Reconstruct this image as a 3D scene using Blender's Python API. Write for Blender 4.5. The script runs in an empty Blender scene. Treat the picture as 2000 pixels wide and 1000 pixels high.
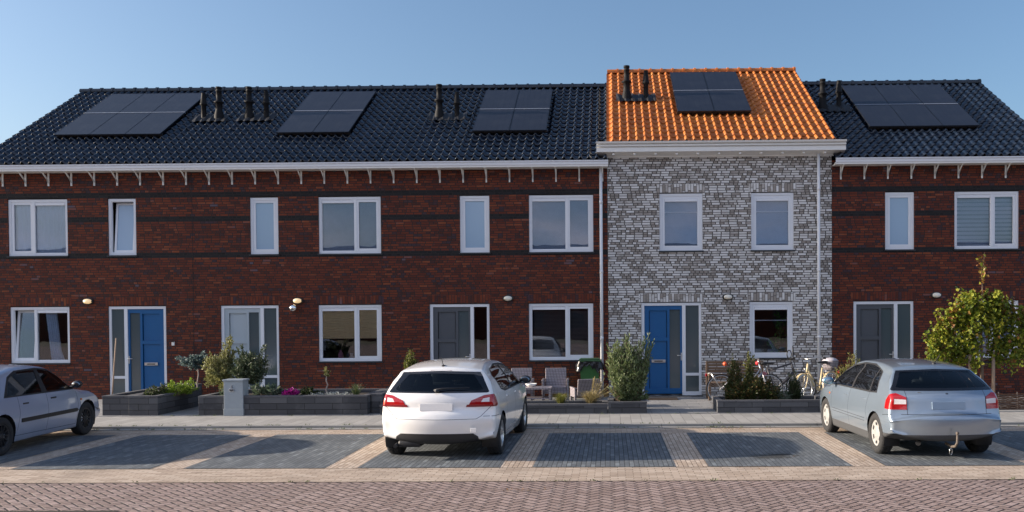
import bpy, bmesh, math, random
from mathutils import Vector, Matrix, Euler
R = math.radians
SC = bpy.context.scene
COL = SC.collection
rng = random.Random(7)

# ------------------------------------------------------------------ camera
cam_d = bpy.data.cameras.new('camera'); cam = bpy.data.objects.new('camera', cam_d); COL.objects.link(cam)
cam_d.sensor_fit = 'HORIZONTAL'; cam_d.sensor_width = 36.0
cam_d.lens = 36.0 * 1740 / 2000
cam_d.shift_x = -0.08295; cam_d.shift_y = 0.07276
cam_d.clip_start = 0.1; cam_d.clip_end = 2000
yaw, pitch, roll = R(0.8), R(-1.0), 0.0065
fw = Vector((-math.sin(yaw)*math.cos(pitch), math.cos(yaw)*math.cos(pitch), math.sin(pitch)))
ri = fw.cross(Vector((0, 0, 1))).normalized(); up = ri.cross(fw)
r2 = ri*math.cos(roll) - up*math.sin(roll); u2 = ri*math.sin(roll) + up*math.cos(roll)
mw = Matrix((r2, u2, -fw)).transposed().to_4x4(); mw.translation = Vector((0, -22.9, 2.18))
cam.matrix_world = mw
SC.camera = cam

# ------------------------------------------------------------------ sun and sky
SUN_EL = R(15.5); SUN_AZ = R(-.25)      # from the left, all but parallel to the facades
sd = Vector((-math.cos(SUN_AZ)*math.cos(SUN_EL), -math.sin(SUN_AZ)*math.cos(SUN_EL), math.sin(SUN_EL)))
sun_d = bpy.data.lights.new('sun', 'SUN'); sun_d.energy = 5.0; sun_d.angle = R(0.5); sun_d.color = (1.0, 0.87, 0.73)
sun = bpy.data.objects.new('sun', sun_d); COL.objects.link(sun)
sun.rotation_mode = 'QUATERNION'; sun.rotation_quaternion = sd.to_track_quat('Z', 'Y')
W = bpy.data.worlds.new('World'); SC.world = W; W.use_nodes = True
wn, wl = W.node_tree.nodes, W.node_tree.links
bg = wn['Background']; sky = wn.new('ShaderNodeTexSky')
sky.sky_type = 'NISHITA'; sky.sun_disc = False; sky.sun_elevation = SUN_EL
sky.sun_rotation = math.atan2(sd.x, sd.y)
sky.air_density = 1.0; sky.dust_density = 2.4; sky.ozone_density = 3.2; sky.altitude = 0
bg.inputs['Strength'].default_value = 0.104
# broken cloud in the southern half of the sky, behind the camera
tc = wn.new('ShaderNodeTexCoord'); mp = wn.new('ShaderNodeMapping'); mp.inputs['Scale'].default_value = (2.2, 2.2, 7)
wl.new(tc.outputs['Generated'], mp.inputs['Vector'])
no = wn.new('ShaderNodeTexNoise'); no.inputs['Scale'].default_value = 1.6; no.inputs['Detail'].default_value = 7
wl.new(mp.outputs['Vector'], no.inputs['Vector'])
mr = wn.new('ShaderNodeMapRange'); mr.inputs['From Min'].default_value = .36; mr.inputs['From Max'].default_value = .60
wl.new(no.outputs['Fac'], mr.inputs['Value'])
sx = wn.new('ShaderNodeSeparateXYZ'); wl.new(tc.outputs['Generated'], sx.inputs[0])
m1 = wn.new('ShaderNodeMapRange'); m1.inputs['From Min'].default_value = -.1; m1.inputs['From Max'].default_value = -.45
wl.new(sx.outputs['Y'], m1.inputs['Value'])
mm = wn.new('ShaderNodeMath'); mm.operation = 'MULTIPLY'; wl.new(mr.outputs[0], mm.inputs[0]); wl.new(m1.outputs[0], mm.inputs[1])
mx = wn.new('ShaderNodeMix'); mx.data_type = 'RGBA'
wl.new(mm.outputs[0], mx.inputs[0]); wl.new(sky.outputs[0], mx.inputs[6]); no2 = wn.new('ShaderNodeTexNoise'); no2.inputs['Scale'].default_value = 3.1; no2.inputs['Detail'].default_value = 6; wl.new(mp.outputs['Vector'], no2.inputs['Vector'])
cr = wn.new('ShaderNodeValToRGB'); cr.color_ramp.elements[0].position = .35; cr.color_ramp.elements[0].color = (2.3, 3.3, 5.3, 1); cr.color_ramp.elements[1].position = .68; cr.color_ramp.elements[1].color = (5.2, 5.0, 5.6, 1)
wl.new(no2.outputs['Fac'], cr.inputs[0]); wl.new(cr.outputs[0], mx.inputs[7])
wl.new(mx.outputs[2], bg.inputs['Color'])
SC.view_settings.view_transform = 'Standard'; SC.view_settings.look = 'None'
SC.view_settings.exposure = 1.0; SC.view_settings.gamma = 1.0; SC.view_settings.use_curve_mapping = False
SC.cycles.max_bounces = 8; SC.cycles.transparent_max_bounces = 16
SC.cycles.use_denoising = True

# ------------------------------------------------------------------ helpers
def put(o, parent=None, **kw):
    COL.objects.link(o)
    if parent: o.parent = parent
    for k, v in kw.items():
        if v: o[k] = v
    return o
def thing(name, label, cat, loc=(0, 0, 0), rz=0, group=None):
    o = bpy.data.objects.new(name, None); o.empty_display_size = .1
    o.location = loc; o.rotation_euler = (0, 0, rz)
    return put(o, None, label=label, category=cat, group=group)
class MB:
    def __init__(s): s.v = []; s.f = []; s.m = []; s.sm = []
    def add(s, vs, fs, mi=0, smooth=False):
        b = len(s.v); s.v += [tuple(v) for v in vs]
        for f in fs: s.f.append([b+i for i in f]); s.m.append(mi); s.sm.append(smooth)
    def box(s, x0, x1, y0, y1, z0, z1, mi=0, M=None, bev=0):
        if bev:
            return s.rbox(x0, x1, y0, y1, z0, z1, bev, mi, M)
        vs = [Vector((x, y, z)) for z in (z0, z1) for y in (y0, y1) for x in (x0, x1)]
        if M: vs = [M @ v for v in vs]
        s.add(vs, [(0,2,3,1),(4,5,7,6),(0,1,5,4),(2,6,7,3),(0,4,6,2),(1,3,7,5)], mi)
    def rbox(s, x0, x1, y0, y1, z0, z1, b, mi=0, M=None):
        bm = bmesh.new(); bmesh.ops.create_cube(bm, size=1)
        for v in bm.verts: v.co = Vector(((x0+x1)/2+v.co.x*(x1-x0), (y0+y1)/2+v.co.y*(y1-y0), (z0+z1)/2+v.co.z*(z1-z0)))
        bmesh.ops.bevel(bm, geom=bm.edges[:], offset=b, segments=2 if b < .03 else 3, affect='EDGES', profile=.5)
        bm.verts.ensure_lookup_table(); bm.verts.index_update()
        vs = [v.co.copy() for v in bm.verts]
        if M: vs = [M @ v for v in vs]
        s.add(vs, [[v.index for v in f.verts] for f in bm.faces], mi, b >= .03); bm.free()
    def tube(s, pts, r, n=8, mi=0, cap=True, smooth=True):
        pts = [Vector(p) for p in pts]; rs = r if isinstance(r, (list, tuple)) else [r]*len(pts)
        b = len(s.v); prev = None
        for i, p in enumerate(pts):
            d = (pts[min(i+1, len(pts)-1)] - pts[max(i-1, 0)]).normalized()
            if prev is None:
                a = d.cross(Vector((0, 0, 1)))
                if a.length < .01: a = d.cross(Vector((1, 0, 0)))
                a.normalize()
            else:
                a = (prev - d*prev.dot(d))
                a = a.normalized() if a.length > 1e-6 else d.orthogonal().normalized()
            prev = a; c = d.cross(a)
            for k in range(n):
                t = 2*math.pi*k/n
                s.v.append(tuple(p + (a*math.cos(t)+c*math.sin(t))*rs[i]))
        for i in range(len(pts)-1):
            for k in range(n):
                s.f.append([b+i*n+k, b+i*n+(k+1)%n, b+(i+1)*n+(k+1)%n, b+(i+1)*n+k]); s.m.append(mi); s.sm.append(smooth)
        if cap:
            s.f.append([b+k for k in range(n)][::-1]); s.m.append(mi); s.sm.append(False)
            s.f.append([b+(len(pts)-1)*n+k for k in range(n)]); s.m.append(mi); s.sm.append(False)
    def lathe(s, prof, n=24, M=None, mi=0, smooth=True):   # prof: (r, h) round local Z
        b = len(s.v)
        for r_, h in prof:
            for k in range(n):
                t = 2*math.pi*k/n; v = Vector((r_*math.cos(t), r_*math.sin(t), h))
                s.v.append(tuple(M @ v if M else v))
        for i in range(len(prof)-1):
            for k in range(n):
                s.f.append([b+i*n+k, b+i*n+(k+1)%n, b+(i+1)*n+(k+1)%n, b+(i+1)*n+k]); s.m.append(mi); s.sm.append(smooth)
    def ball(s, c, rx, ry, rz, n=16, mi=0, M=None):
        prof = []
        b = len(s.v); c = Vector(c); k_ = n//2
        for i in range(k_+1):
            a = -math.pi/2+math.pi*i/k_
            for k in range(n):
                t = 2*math.pi*k/n
                v = Vector((rx*math.cos(a)*math.cos(t), ry*math.cos(a)*math.sin(t), rz*math.sin(a)))+c
                s.v.append(tuple(M @ v if M else v))
        for i in range(k_):
            for k in range(n):
                s.f.append([b+i*n+k, b+i*n+(k+1)%n, b+(i+1)*n+(k+1)%n, b+(i+1)*n+k]); s.m.append(mi); s.sm.append(True)
    def prism(s, poly, y0, y1, mi=0, M=None, axis='y'):      # poly in (x,z), extruded along y (or x)
        n = len(poly)
        if axis == 'y': vs = [Vector((p[0], y, p[1])) for y in (y0, y1) for p in poly]
        else: vs = [Vector((y, p[0], p[1])) for y in (y0, y1) for p in poly]
        if M: vs = [M @ v for v in vs]
        fs = [list(range(n)), list(range(2*n-1, n-1, -1))]+[[i, n+i, n+(i+1) % n, (i+1) % n] for i in range(n)]
        s.add(vs, fs, mi)
    def build(s, name, mats, parent=None, **kw):
        me = bpy.data.meshes.new(name); me.from_pydata(s.v, [], s.f)
        for m in (mats if isinstance(mats, (list, tuple)) else [mats]): me.materials.append(m)
        me.polygons.foreach_set('material_index', s.m); me.polygons.foreach_set('use_smooth', s.sm)
        bm = bmesh.new(); bm.from_mesh(me); bmesh.ops.recalc_face_normals(bm, faces=bm.faces[:]); bm.to_mesh(me); bm.free()
        me.update()
        return put(bpy.data.objects.new(name, me), parent, **kw)
def copy_tree(o, parent=None):
    c = o.copy(); COL.objects.link(c); c.parent = parent
    for ch in list(o.children): copy_tree(ch, c)
    return c

# ------------------------------------------------------------------ materials
class NT:
    def __init__(s, name):
        s.m = bpy.data.materials.new(name); s.m.use_nodes = True
        s.n = s.m.node_tree.nodes; s.l = s.m.node_tree.links; s.b = s.n['Principled BSDF']; s.out = s.n['Material Output']
    def lk(s, v, sock):
        if isinstance(v, (int, float)): sock.default_value = v
        elif isinstance(v, tuple): sock.default_value = v if len(v) == 4 or sock.type == 'VECTOR' else (*v, 1)
        else: s.l.new(v, sock)
    def math(s, op, a, b=0.0, c=None, clamp=False):
        n = s.n.new('ShaderNodeMath'); n.operation = op; n.use_clamp = clamp; s.lk(a, n.inputs[0]); s.lk(b, n.inputs[1])
        if c is not None: s.lk(c, n.inputs[2])
        return n.outputs[0]
    def wn(s, a, b=0.0):
        n = s.n.new('ShaderNodeTexWhiteNoise'); n.noise_dimensions = '3D'
        c = s.n.new('ShaderNodeCombineXYZ'); s.lk(a, c.inputs[0]); s.lk(b, c.inputs[1]); c.inputs[2].default_value = 3.17
        s.l.new(c.outputs[0], n.inputs['Vector']); return n.outputs['Value']
    def xyz(s, obj=False):
        if obj: t = s.n.new('ShaderNodeTexCoord').outputs['Object']
        else: t = s.n.new('ShaderNodeNewGeometry').outputs['Position']
        p = s.n.new('ShaderNodeSeparateXYZ'); s.l.new(t, p.inputs[0]); return p.outputs[0], p.outputs[1], p.outputs[2], t
    def comb(s, a, b, c=0.0):
        n = s.n.new('ShaderNodeCombineXYZ'); s.lk(a, n.inputs[0]); s.lk(b, n.inputs[1]); s.lk(c, n.inputs[2]); return n.outputs[0]
    def noise(s, vec=None, scale=5, detail=4, rough=.5, dist=0):
        n = s.n.new('ShaderNodeTexNoise'); n.inputs['Scale'].default_value = scale; n.inputs['Detail'].default_value = detail
        n.inputs['Roughness'].default_value = rough; n.inputs['Distortion'].default_value = dist
        if vec is not None: s.l.new(vec, n.inputs['Vector'])
        return n.outputs['Fac']
    def scale(s, vec, sc):
        n = s.n.new('ShaderNodeMapping'); n.inputs['Scale'].default_value = sc; s.l.new(vec, n.inputs['Vector']); return n.outputs[0]
    def ramp(s, v, stops, interp='LINEAR'):
        n = s.n.new('ShaderNodeValToRGB'); n.color_ramp.interpolation = interp; e = n.color_ramp.elements
        while len(e) < len(stops): e.new(.5)
        for i, (p, c) in enumerate(stops): e[i].position = p; e[i].color = (*c, 1)
        s.lk(v, n.inputs[0]); return n.outputs[0]
    def mix(s, f, a, b, mode='MIX'):
        n = s.n.new('ShaderNodeMix'); n.data_type = 'RGBA'; n.blend_type = mode
        s.lk(f, n.inputs[0]); s.lk(a, n.inputs[6]); s.lk(b, n.inputs[7]); return n.outputs[2]
    def mr(s, v, a, b, c=0.0, d=1.0, smooth=False):
        n = s.n.new('ShaderNodeMapRange'); n.inputs[1].default_value = a; n.inputs[2].default_value = b
        n.inputs[3].default_value = c; n.inputs[4].default_value = d
        if smooth: n.interpolation_type = 'SMOOTHSTEP'
        s.lk(v, n.inputs[0]); return n.outputs[0]
    def bump(s, h, dist=.004, strength=1.0):
        n = s.n.new('ShaderNodeBump'); n.inputs['Distance'].default_value = dist; n.inputs['Strength'].default_value = strength
        s.l.new(h, n.inputs['Height']); s.l.new(n.outputs[0], s.b.inputs['Normal'])
    def set(s, **k):
        for a, v in k.items(): s.lk(v, s.b.inputs[a.replace('_', ' ')])
        return s.m
def plain(name, col, rough=.5, metal=0.0, coat=0.0, spec=.5, nvar=.12, nscale=6, bump=0, obj=True):
    t = NT(name); x, y, z, p = t.xyz(obj)
    n = t.noise(p, nscale, 5, .6)
    c = t.mix(n, tuple(a*(1-nvar) for a in col), tuple(min(1, a*(1+nvar)) for a in col))
    t.set(Base_Color=c, Roughness=rough, Metallic=metal, Specular_IOR_Level=spec)
    if coat: t.set(Coat_Weight=coat, Coat_Roughness=.03)
    if bump: t.bump(t.noise(p, 60, 4), bump)
    return t.m
def brick_nodes(t, u, v, w, h, mort, split=.0, stagger=None, vj=1.0):
    """returns colour-hash, mortar mask (1 on the unit), per unit ids"""
    vv = t.math('DIVIDE', v, h); row = t.math('FLOOR', vv); fv = t.math('SUBTRACT', vv, row)
    off = t.wn(row, 9.1) if stagger is None else t.math('MULTIPLY', t.math('MODULO', t.math('ABSOLUTE', row), 2), stagger)
    uu = t.math('ADD', t.math('DIVIDE', u, w), off); col = t.math('FLOOR', uu); fu = t.math('SUBTRACT', uu, col)
    wd = w
    if split > 0:
        s = t.math('LESS_THAN', t.wn(col, row), split)
        f2 = t.math('MULTIPLY', fu, 2); c2 = t.math('FLOOR', f2); f2f = t.math('SUBTRACT', f2, c2)
        du1 = t.math('MULTIPLY', t.math('MINIMUM', fu, t.math('SUBTRACT', 1, fu)), w)
        du2 = t.math('MULTIPLY', t.math('MINIMUM', f2f, t.math('SUBTRACT', 1, f2f)), w/2)
        du = t.math('ADD', t.math('MULTIPLY', du2, s), t.math('MULTIPLY', du1, t.math('SUBTRACT', 1, s)))
        cid = t.math('ADD', col, t.math('MULTIPLY', t.math('MULTIPLY', c2, s), .37))
    else:
        du = t.math('MULTIPLY', t.math('MINIMUM', fu, t.math('SUBTRACT', 1, fu)), w); cid = col
    dv = t.math('MULTIPLY', t.math('MINIMUM', fv, t.math('SUBTRACT', 1, fv)), h)
    d = t.math('MINIMUM', t.math('MULTIPLY', du, vj), dv)
    mask = t.mr(d, mort*.35, mort*.75, smooth=True)
    return t.wn(cid, row), mask, cid, row
REDST = [(0, (.040, .018, .022)), (.12, (.068, .036, .050)), (.24, (.080, .021, .014)), (.42, (.125, .024, .011)), (.6, (.21, .043, .014)), (.8, (.14, .027, .015)), (.93, (.29, .072, .024)), (1, (.13, .105, .14))]
def red_brick(name, soldier=False, dark=False):
    t = NT(name); x, y, z, p = t.xyz(); u = t.math('ADD', x, y)
    if soldier: h, mask, ci, ro = brick_nodes(t, z, u, .24, .0725, .010)
    else: h, mask, ci, ro = brick_nodes(t, u, z, .218, .0622, .013, .3, None, .75)
    big = t.noise(t.scale(p, (.9, .9, 1.6)), 1.3, 3)
    fine = t.noise(p, 38, 4, .65)
    if dark: col = t.ramp(h, [(0, (.007, .0075, .009)), (1, (.018, .019, .022))])
    else:
        hh = t.math('ADD', t.math('MULTIPLY', h, .80), t.mr(big, .3, .7, 0, .24)); col = t.ramp(hh, REDST)
    col = t.mix(.7, col, t.mix(fine, (.35, .35, .38), (1.0, 1, 1)), 'MULTIPLY')
    stn = t.mr(t.noise(p, 9, 3), .66, .8)
    col = t.mix(t.math('MULTIPLY', stn, 0 if dark else .45), col, (.17, .15, .19))
    col = t.mix(mask, (.020, .016, .016), col)
    t.set(Base_Color=col, Roughness=.75, Specular_IOR_Level=.35)
    t.bump(t.math('ADD', t.math('MULTIPLY', mask, .8), t.math('MULTIPLY', fine, .35)), .006)
    return t.m
def white_brick(name, soldier=False):
    t = NT(name); x, y, z, p = t.xyz(); u = t.math('ADD', x, y)
    if soldier: h, mask, ci, ro = brick_nodes(t, z, u, .24, .0725, .011)
    else: h, mask, ci, ro = brick_nodes(t, u, z, .222, .0622, .014, .36, None, .62)
    big = t.noise(t.comb(u, z), 4.5, 3, .7, .8)
    fine = t.noise(t.scale(p, (9, 9, 26)), 1, 4, .6)
    hh = t.math('ADD', t.math('MULTIPLY', h, .84), t.mr(big, .34, .66, 0, .19))
    st = t.math('ADD', hh, t.mr(fine, .3, .7, -.07, .07))
    col = t.ramp(st, [(0, (.26, .23, .205)), (.38, (.32, .285, .255)), (.47, (.41, .38, .355)), (.60, (.60, .58, .56)), (1, (.74, .725, .715))])
    col = t.mix(mask, (.085, .075, .068), col)
    t.set(Base_Color=col, Roughness=.7, Specular_IOR_Level=.35)
    t.bump(t.math('ADD', t.math('MULTIPLY', mask, .8), t.math('MULTIPLY', fine, .2)), .006)
    return t.m
def paver(name, w, h, mort, stops, mortc, stagger=.5, along='x', rough=.85, dirt=.3, bumpd=.004):
    t = NT(name); x, y, z, p = t.xyz()
    u, v = (x, y) if along == 'x' else (y, x)
    hs, mask, ci, ro = brick_nodes(t, u, v, w, h, mort, 0, stagger)
    col = t.ramp(hs, stops)
    fine = t.noise(p, 45, 5, .7); big = t.noise(p, .9, 4, .6)
    col = t.mix(.55, col, t.mix(fine, (.45, .45, .45), (1, 1, 1)), 'MULTIPLY')
    col = t.mix(t.mr(big, .45, .75, 0, dirt), col, (.05, .045, .04))
    spots = t.mr(t.noise(p, 7, 2), .70, .76, 0, .5)
    col = t.mix(spots, col, (.03, .028, .02))
    if name.startswith('blue'):
        for (sx_, sy_, sr) in ((2.45, -9.35, .30), (2.68, -9.2, .16)):
            dd = t.n.new('ShaderNodeVectorMath'); dd.operation = 'DISTANCE'; t.l.new(t.comb(t.math('MULTIPLY', x, .8), y), dd.inputs[0]); dd.inputs[1].default_value = (sx_*.8, sy_, 0)
            di = t.math('ADD', dd.outputs['Value'], t.mr(t.noise(p, 9, 4, .7), .3, .7, -.16, .16)); col = t.mix(t.mr(di, sr, sr*.45, 0, .7), col, (.022, .020, .017))
    mmask = t.mix(t.noise(p, 3, 3), mortc, tuple(c*1.8 for c in mortc))
    col = t.mix(mask, mmask, col)
    t.set(Base_Color=col, Roughness=rough, Specular_IOR_Level=.3)
    t.bump(t.math('ADD', mask, t.math('MULTIPLY', fine, .5)), bumpd)
    return t.m
def herringbone(name):
    t = NT(name); x, y, z, p = t.xyz()
    s = .7071/.105
    a = t.math('MULTIPLY', t.math('ADD', x, y), s); b = t.math('MULTIPLY', t.math('SUBTRACT', x, y), s)
    i = t.math('FLOOR', a); j = t.math('FLOOR', b); fx = t.math('SUBTRACT', a, i); fy = t.math('SUBTRACT', b, j)
    k = t.math('FLOORED_MODULO', t.math('ADD', i, j), 4)
    gx, gy = t.math('SUBTRACT', 1, fx), t.math('SUBTRACT', 1, fy)
    def eq(n): return t.math('COMPARE', k, n, .1)
    my = t.math('MINIMUM', fy, gy); mx_ = t.math('MINIMUM', fx, gx)
    terms = [(eq(0), t.math('MINIMUM', fx, my)), (eq(1), t.math('MINIMUM', gx, my)), (eq(2), t.math('MINIMUM', fy, mx_)), (eq(3), t.math('MINIMUM', gy, mx_))]
    d = None
    for e, v in terms:
        q = t.math('MULTIPLY', e, v); d = q if d is None else t.math('ADD', d, q)
    idx = t.math('SUBTRACT', i, eq(1)); idy = t.math('SUBTRACT', j, eq(3))
    hs = t.wn(idx, idy); mask = t.mr(d, .05, .15, smooth=True)
    fine = t.noise(p, 55, 5, .7); big = t.noise(p, .6, 4, .6)
    col = t.ramp(hs, [(0, (.30, .215, .185)), (.5, (.36, .262, .228)), (1, (.43, .32, .285))])
    col = t.mix(.6, col, t.mix(fine, (.5, .5, .5), (1, 1, 1)), 'MULTIPLY')
    col = t.mix(t.mr(big, .45, .7, 0, .25), col, (.20, .165, .155))
    jc = t.mix(t.mr(t.noise(p, 11, 3), .55, .75), (.035, .026, .026), (.32, .28, .25))
    col = t.mix(mask, jc, col)
    t.set(Base_Color=col, Roughness=.8, Specular_IOR_Level=.3)
    t.bump(t.math('ADD', mask, t.math('MULTIPLY', fine, .35)), .010)
    return t.m
def leaf_mat(name, c1, c2, c3, rough=.5, trans=.25):
    t = NT(name); g = t.n.new('ShaderNodeNewGeometry')
    col = t.ramp(g.outputs['Random Per Island'], [(0, c1), (.5, c2), (1, c3)])
    t.set(Base_Color=col, Roughness=rough, Specular_IOR_Level=.35)
    tr = t.n.new('ShaderNodeBsdfTranslucent'); t.l.new(col, tr.inputs[0])
    ms = t.n.new('ShaderNodeMixShader'); ms.inputs[0].default_value = trans
    t.l.new(t.b.outputs[0], ms.inputs[1]); t.l.new(tr.outputs[0], ms.inputs[2]); t.l.new(ms.outputs[0], t.out.inputs[0])
    return t.m
def glass_mat(name, tint=(.8, .85, .86), refl=1.7, rough=.0, wob=.0, base=0.0):
    t = NT(name); t.n.remove(t.b)
    tr = t.n.new('ShaderNodeBsdfTransparent'); tr.inputs[0].default_value = (*tint, 1)
    gl = t.n.new('ShaderNodeBsdfGlossy'); gl.inputs['Roughness'].default_value = rough
    fr = t.n.new('ShaderNodeFresnel'); fr.inputs[0].default_value = 1.5
    f = t.math('MULTIPLY_ADD', fr.outputs[0], refl, base, clamp=True)
    if wob:
        x, y, z, p = t.xyz(); b = t.n.new('ShaderNodeBump'); b.inputs['Distance'].default_value = wob
        t.l.new(t.noise(p, 1.5, 2), b.inputs['Height']); t.l.new(b.outputs[0], gl.inputs['Normal'])
    ms = t.n.new('ShaderNodeMixShader'); t.l.new(f, ms.inputs[0]); t.l.new(tr.outputs[0], ms.inputs[1]); t.l.new(gl.outputs[0], ms.inputs[2])
    t.l.new(ms.outputs[0], t.out.inputs[0]); return t.m
def tile_mat(name, stops, rough, coat=0, rvar=.1):
    t = NT(name); x, y, z, p = t.xyz()
    c = math.cos(R(32)); col_ = t.math('FLOOR', t.math('DIVIDE', x, .205)); row = t.math('FLOOR', t.math('DIVIDE', y, .345*c))
    h = t.wn(col_, row); n = t.noise(p, 12, 4, .6); big = t.noise(p, 1.1, 3)
    cc = t.ramp(t.math('ADD', t.math('MULTIPLY', h, .7), t.mr(big, .3, .7, 0, .3)), stops)
    cc = t.mix(.4, cc, t.mix(n, (.5, .5, .5), (1, 1, 1)), 'MULTIPLY')
    t.set(Base_Color=cc, Roughness=t.mr(n, .3, .7, rough-rvar, rough+rvar), Specular_IOR_Level=.5 if 'black' in name else .4)
    if coat: t.set(Coat_Weight=coat, Coat_Roughness=.10)
    return t.m
def panel_mat(name):
    t = NT(name); x, y, z, p = t.xyz(True)
    fx = t.math('FRACT', t.math('DIVIDE', x, .0262)); st = t.math('LESS_THAN', fx, .16)
    cx = t.math('LESS_THAN', t.math('FRACT', t.math('DIVIDE', x, .157)), .03)
    cy = t.math('LESS_THAN', t.math('FRACT', t.math('DIVIDE', y, .157)), .03)
    c = t.mix(st, (.012, .013, .020), (.030, .034, .048)); g = t.math('MAXIMUM', cx, cy)
    c = t.mix(g, c, (.006, .008, .014)); n = t.noise(p, 2, 5, .7)
    c = t.mix(t.mr(n, .5, .8, 0, .25), c, (.07, .075, .085))
    t.set(Base_Color=c, Roughness=.36, Specular_IOR_Level=.35); return t.m
def car_paint(name, col, metal=0.0, rough=.35):
    t = NT(name); x, y, z, p = t.xyz(True)
    g = t.n.new('ShaderNodeNewGeometry'); n = t.noise(p, 3, 4, .6); f = t.noise(p, 900, 1)
    c = t.mix(t.mr(n, .4, .8, 0, .10), col, tuple(a*.6 for a in col))
    low = t.mr(z, .55, .2, 0, .22); c = t.mix(t.math('MULTIPLY', low, t.noise(p, 8, 4)), c, (.12, .105, .09))
    if metal: c = t.mix(t.mr(f, .3, .7), tuple(0 for _ in col) and c, c)
    c = t.mix(g.outputs['Backfacing'], c, (.02, .02, .022))
    t.set(Base_Color=c, Metallic=metal, Roughness=rough, Coat_Weight=1.0, Coat_Roughness=.04); return t.m

M = {}
M['red'] = red_brick('red_brick'); M['red_sold'] = red_brick('red_brick_soldier', True); M['band'] = red_brick('black_brick', False, True)
M['white_br'] = white_brick('white_brick'); M['white_sold'] = white_brick('white_brick_soldier', True)
M['upvc'] = plain('white_window_frame', (.74, .76, .80), .35, nvar=.04)
M['wood_white'] = plain('white_painted_board', (.78, .77, .74), .45, nvar=.05)
M['pvc_pipe'] = plain('white_pipe', (.72, .73, .76), .35, nvar=.05)
M['stone_sill'] = plain('black_stone', (.022, .026, .032), .35)
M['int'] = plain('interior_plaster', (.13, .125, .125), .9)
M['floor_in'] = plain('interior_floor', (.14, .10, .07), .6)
M['seal'] = plain('dark_seal', (.012, .012, .013), .7)
M['glass'] = glass_mat('window_glass', (.88, .91, .95), 2.4, 0, .0012)
M['frosted'] = NT('frosted_glass').set(Base_Color=(.075, .10, .11), Roughness=.12, Specular_IOR_Level=.9)
M['frost_light'] = NT('frosted_light_glass').set(Base_Color=(.30, .42, .56), Roughness=.10, Specular_IOR_Level=1.0)
M['blind_grey'] = plain('grey_roller_blind', (.36, .43, .54), .9)
M['blind_white'] = plain('white_blind', (.66, .71, .82), .8, nvar=.05)
M['blind_tan'] = plain('tan_pleated_blind', (.92, .64, .34), .9, nvar=.15, nscale=12)
M['door_blue'] = plain('blue_door_paint', (.003, .092, .26), .38, nvar=.06)
M['door_light'] = plain('light_grey_door_paint', (.40, .46, .50), .4, nvar=.05)
M['door_dark'] = plain('anthracite_door_paint', (.075, .082, .095), .45, nvar=.06)
M['steel'] = plain('brushed_steel', (.62, .62, .62), .3, 1.0, nvar=.05)
M['chrome'] = plain('chrome', (.8, .8, .8), .05, 1.0, nvar=.02)
M['tile_black'] = tile_mat('black_glazed_tile', [(0, (.005, .009, .018)), (.5, (.009, .016, .030)), (1, (.018, .027, .045))], .20, 0, .05)
M['tile_orange'] = tile_mat('orange_clay_tile', [(0, (.40, .115, .022)), (.5, (.52, .16, .030)), (.9, (.60, .205, .042)), (1, (.66, .27, .07))], .5)
M['flash'] = plain('lead_flashing', (.012, .012, .014), .55, bump=.01)
M['flue'] = plain('black_flue_plastic', (.014, .014, .015), .6, spec=.1, nvar=.3)
M['panel'] = panel_mat('solar_cells'); M['panel_fr'] = plain('black_aluminium', (.03, .034, .045), .35, .6)
M['rail'] = plain('bare_aluminium', (.40, .44, .52), .5, .2)
M['lamp_glass'] = NT('opal_glass').set(Base_Color=(.85, .80, .68), Roughness=.25, Subsurface_Weight=.0)
def blockwall(name):
    t = NT(name); x, y, z, p = t.xyz(); u = t.math('ADD', x, y)
    h, mask, ci, ro = brick_nodes(t, u, t.math('SUBTRACT', z, .055), .60, .133, .009, 0, .37)
    f = t.noise(p, 50, 5, .7); big = t.noise(p, 3, 4, .6)
    col = t.ramp(h, [(0, (.040, .042, .050)), (.5, (.062, .064, .072)), (1, (.105, .108, .118))])
    col = t.mix(.5, col, t.mix(f, (.5, .5, .5), (1, 1, 1)), 'MULTIPLY'); col = t.mix(t.mr(big, .5, .75, 0, .35), col, (.15, .15, .155))
    col = t.mix(mask, (.012, .012, .013), col); t.set(Base_Color=col, Roughness=.85); t.bump(t.math('ADD', mask, t.math('MULTIPLY', f, .3)), .005)
    return t.m
M['planter'] = blockwall('anthracite_block')
M['soil'] = plain('dark_soil', (.035, .025, .018), .95, bump=.02)
M['cab'] = plain('grey_cabinet_paint', (.30, .34, .37), .5, nvar=.10, nscale=9)
M['side'] = paver('concrete_tiles', .60, .213, .006, [(0, (.36, .345, .32)), (1, (.45, .43, .40))], (.10, .095, .09), .5, 'y', dirt=.12)
M['path'] = paver('grey_path_tiles', .60, .30, .007, [(0, (.27, .27, .27)), (1, (.36, .355, .35))], (.06, .06, .06), .5, 'x', dirt=.15)
M['kerb'] = paver('concrete_kerb', 1.0, .3, .008, [(0, (.32, .31, .29)), (1, (.38, .37, .35))], (.07, .07, .07), 0, 'x', dirt=.3)
M['beige'] = paver('beige_pavers', .21, .085, .007, [(0, (.46, .355, .27)), (.5, (.56, .44, .34)), (1, (.64, .52, .41))], (.10, .075, .055), .5, 'x', dirt=.3)
M['divider'] = paver('beige_divider_pavers', .21, .07, .007, [(0, (.48, .37, .28)), (.5, (.57, .45, .35)), (1, (.66, .54, .43))], (.075, .055, .04), .5, 'y', dirt=.15)
M['bay'] = paver('blue_grey_pavers', .25, .07, .007, [(0, (.12, .135, .148)), (.5, (.15, .166, .180)), (.9, (.18, .198, .21)), (1, (.235, .26, .275))], (.022, .024, .025), .5, 'y', dirt=.25)
M['herring'] = herringbone('street_herringbone')
M['ground'] = plain('earth', (.10, .09, .06), .95, nscale=.5, nvar=.4)
M['rubber'] = plain('tyre_rubber', (.022, .022, .023), .85, bump=.002)
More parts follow.
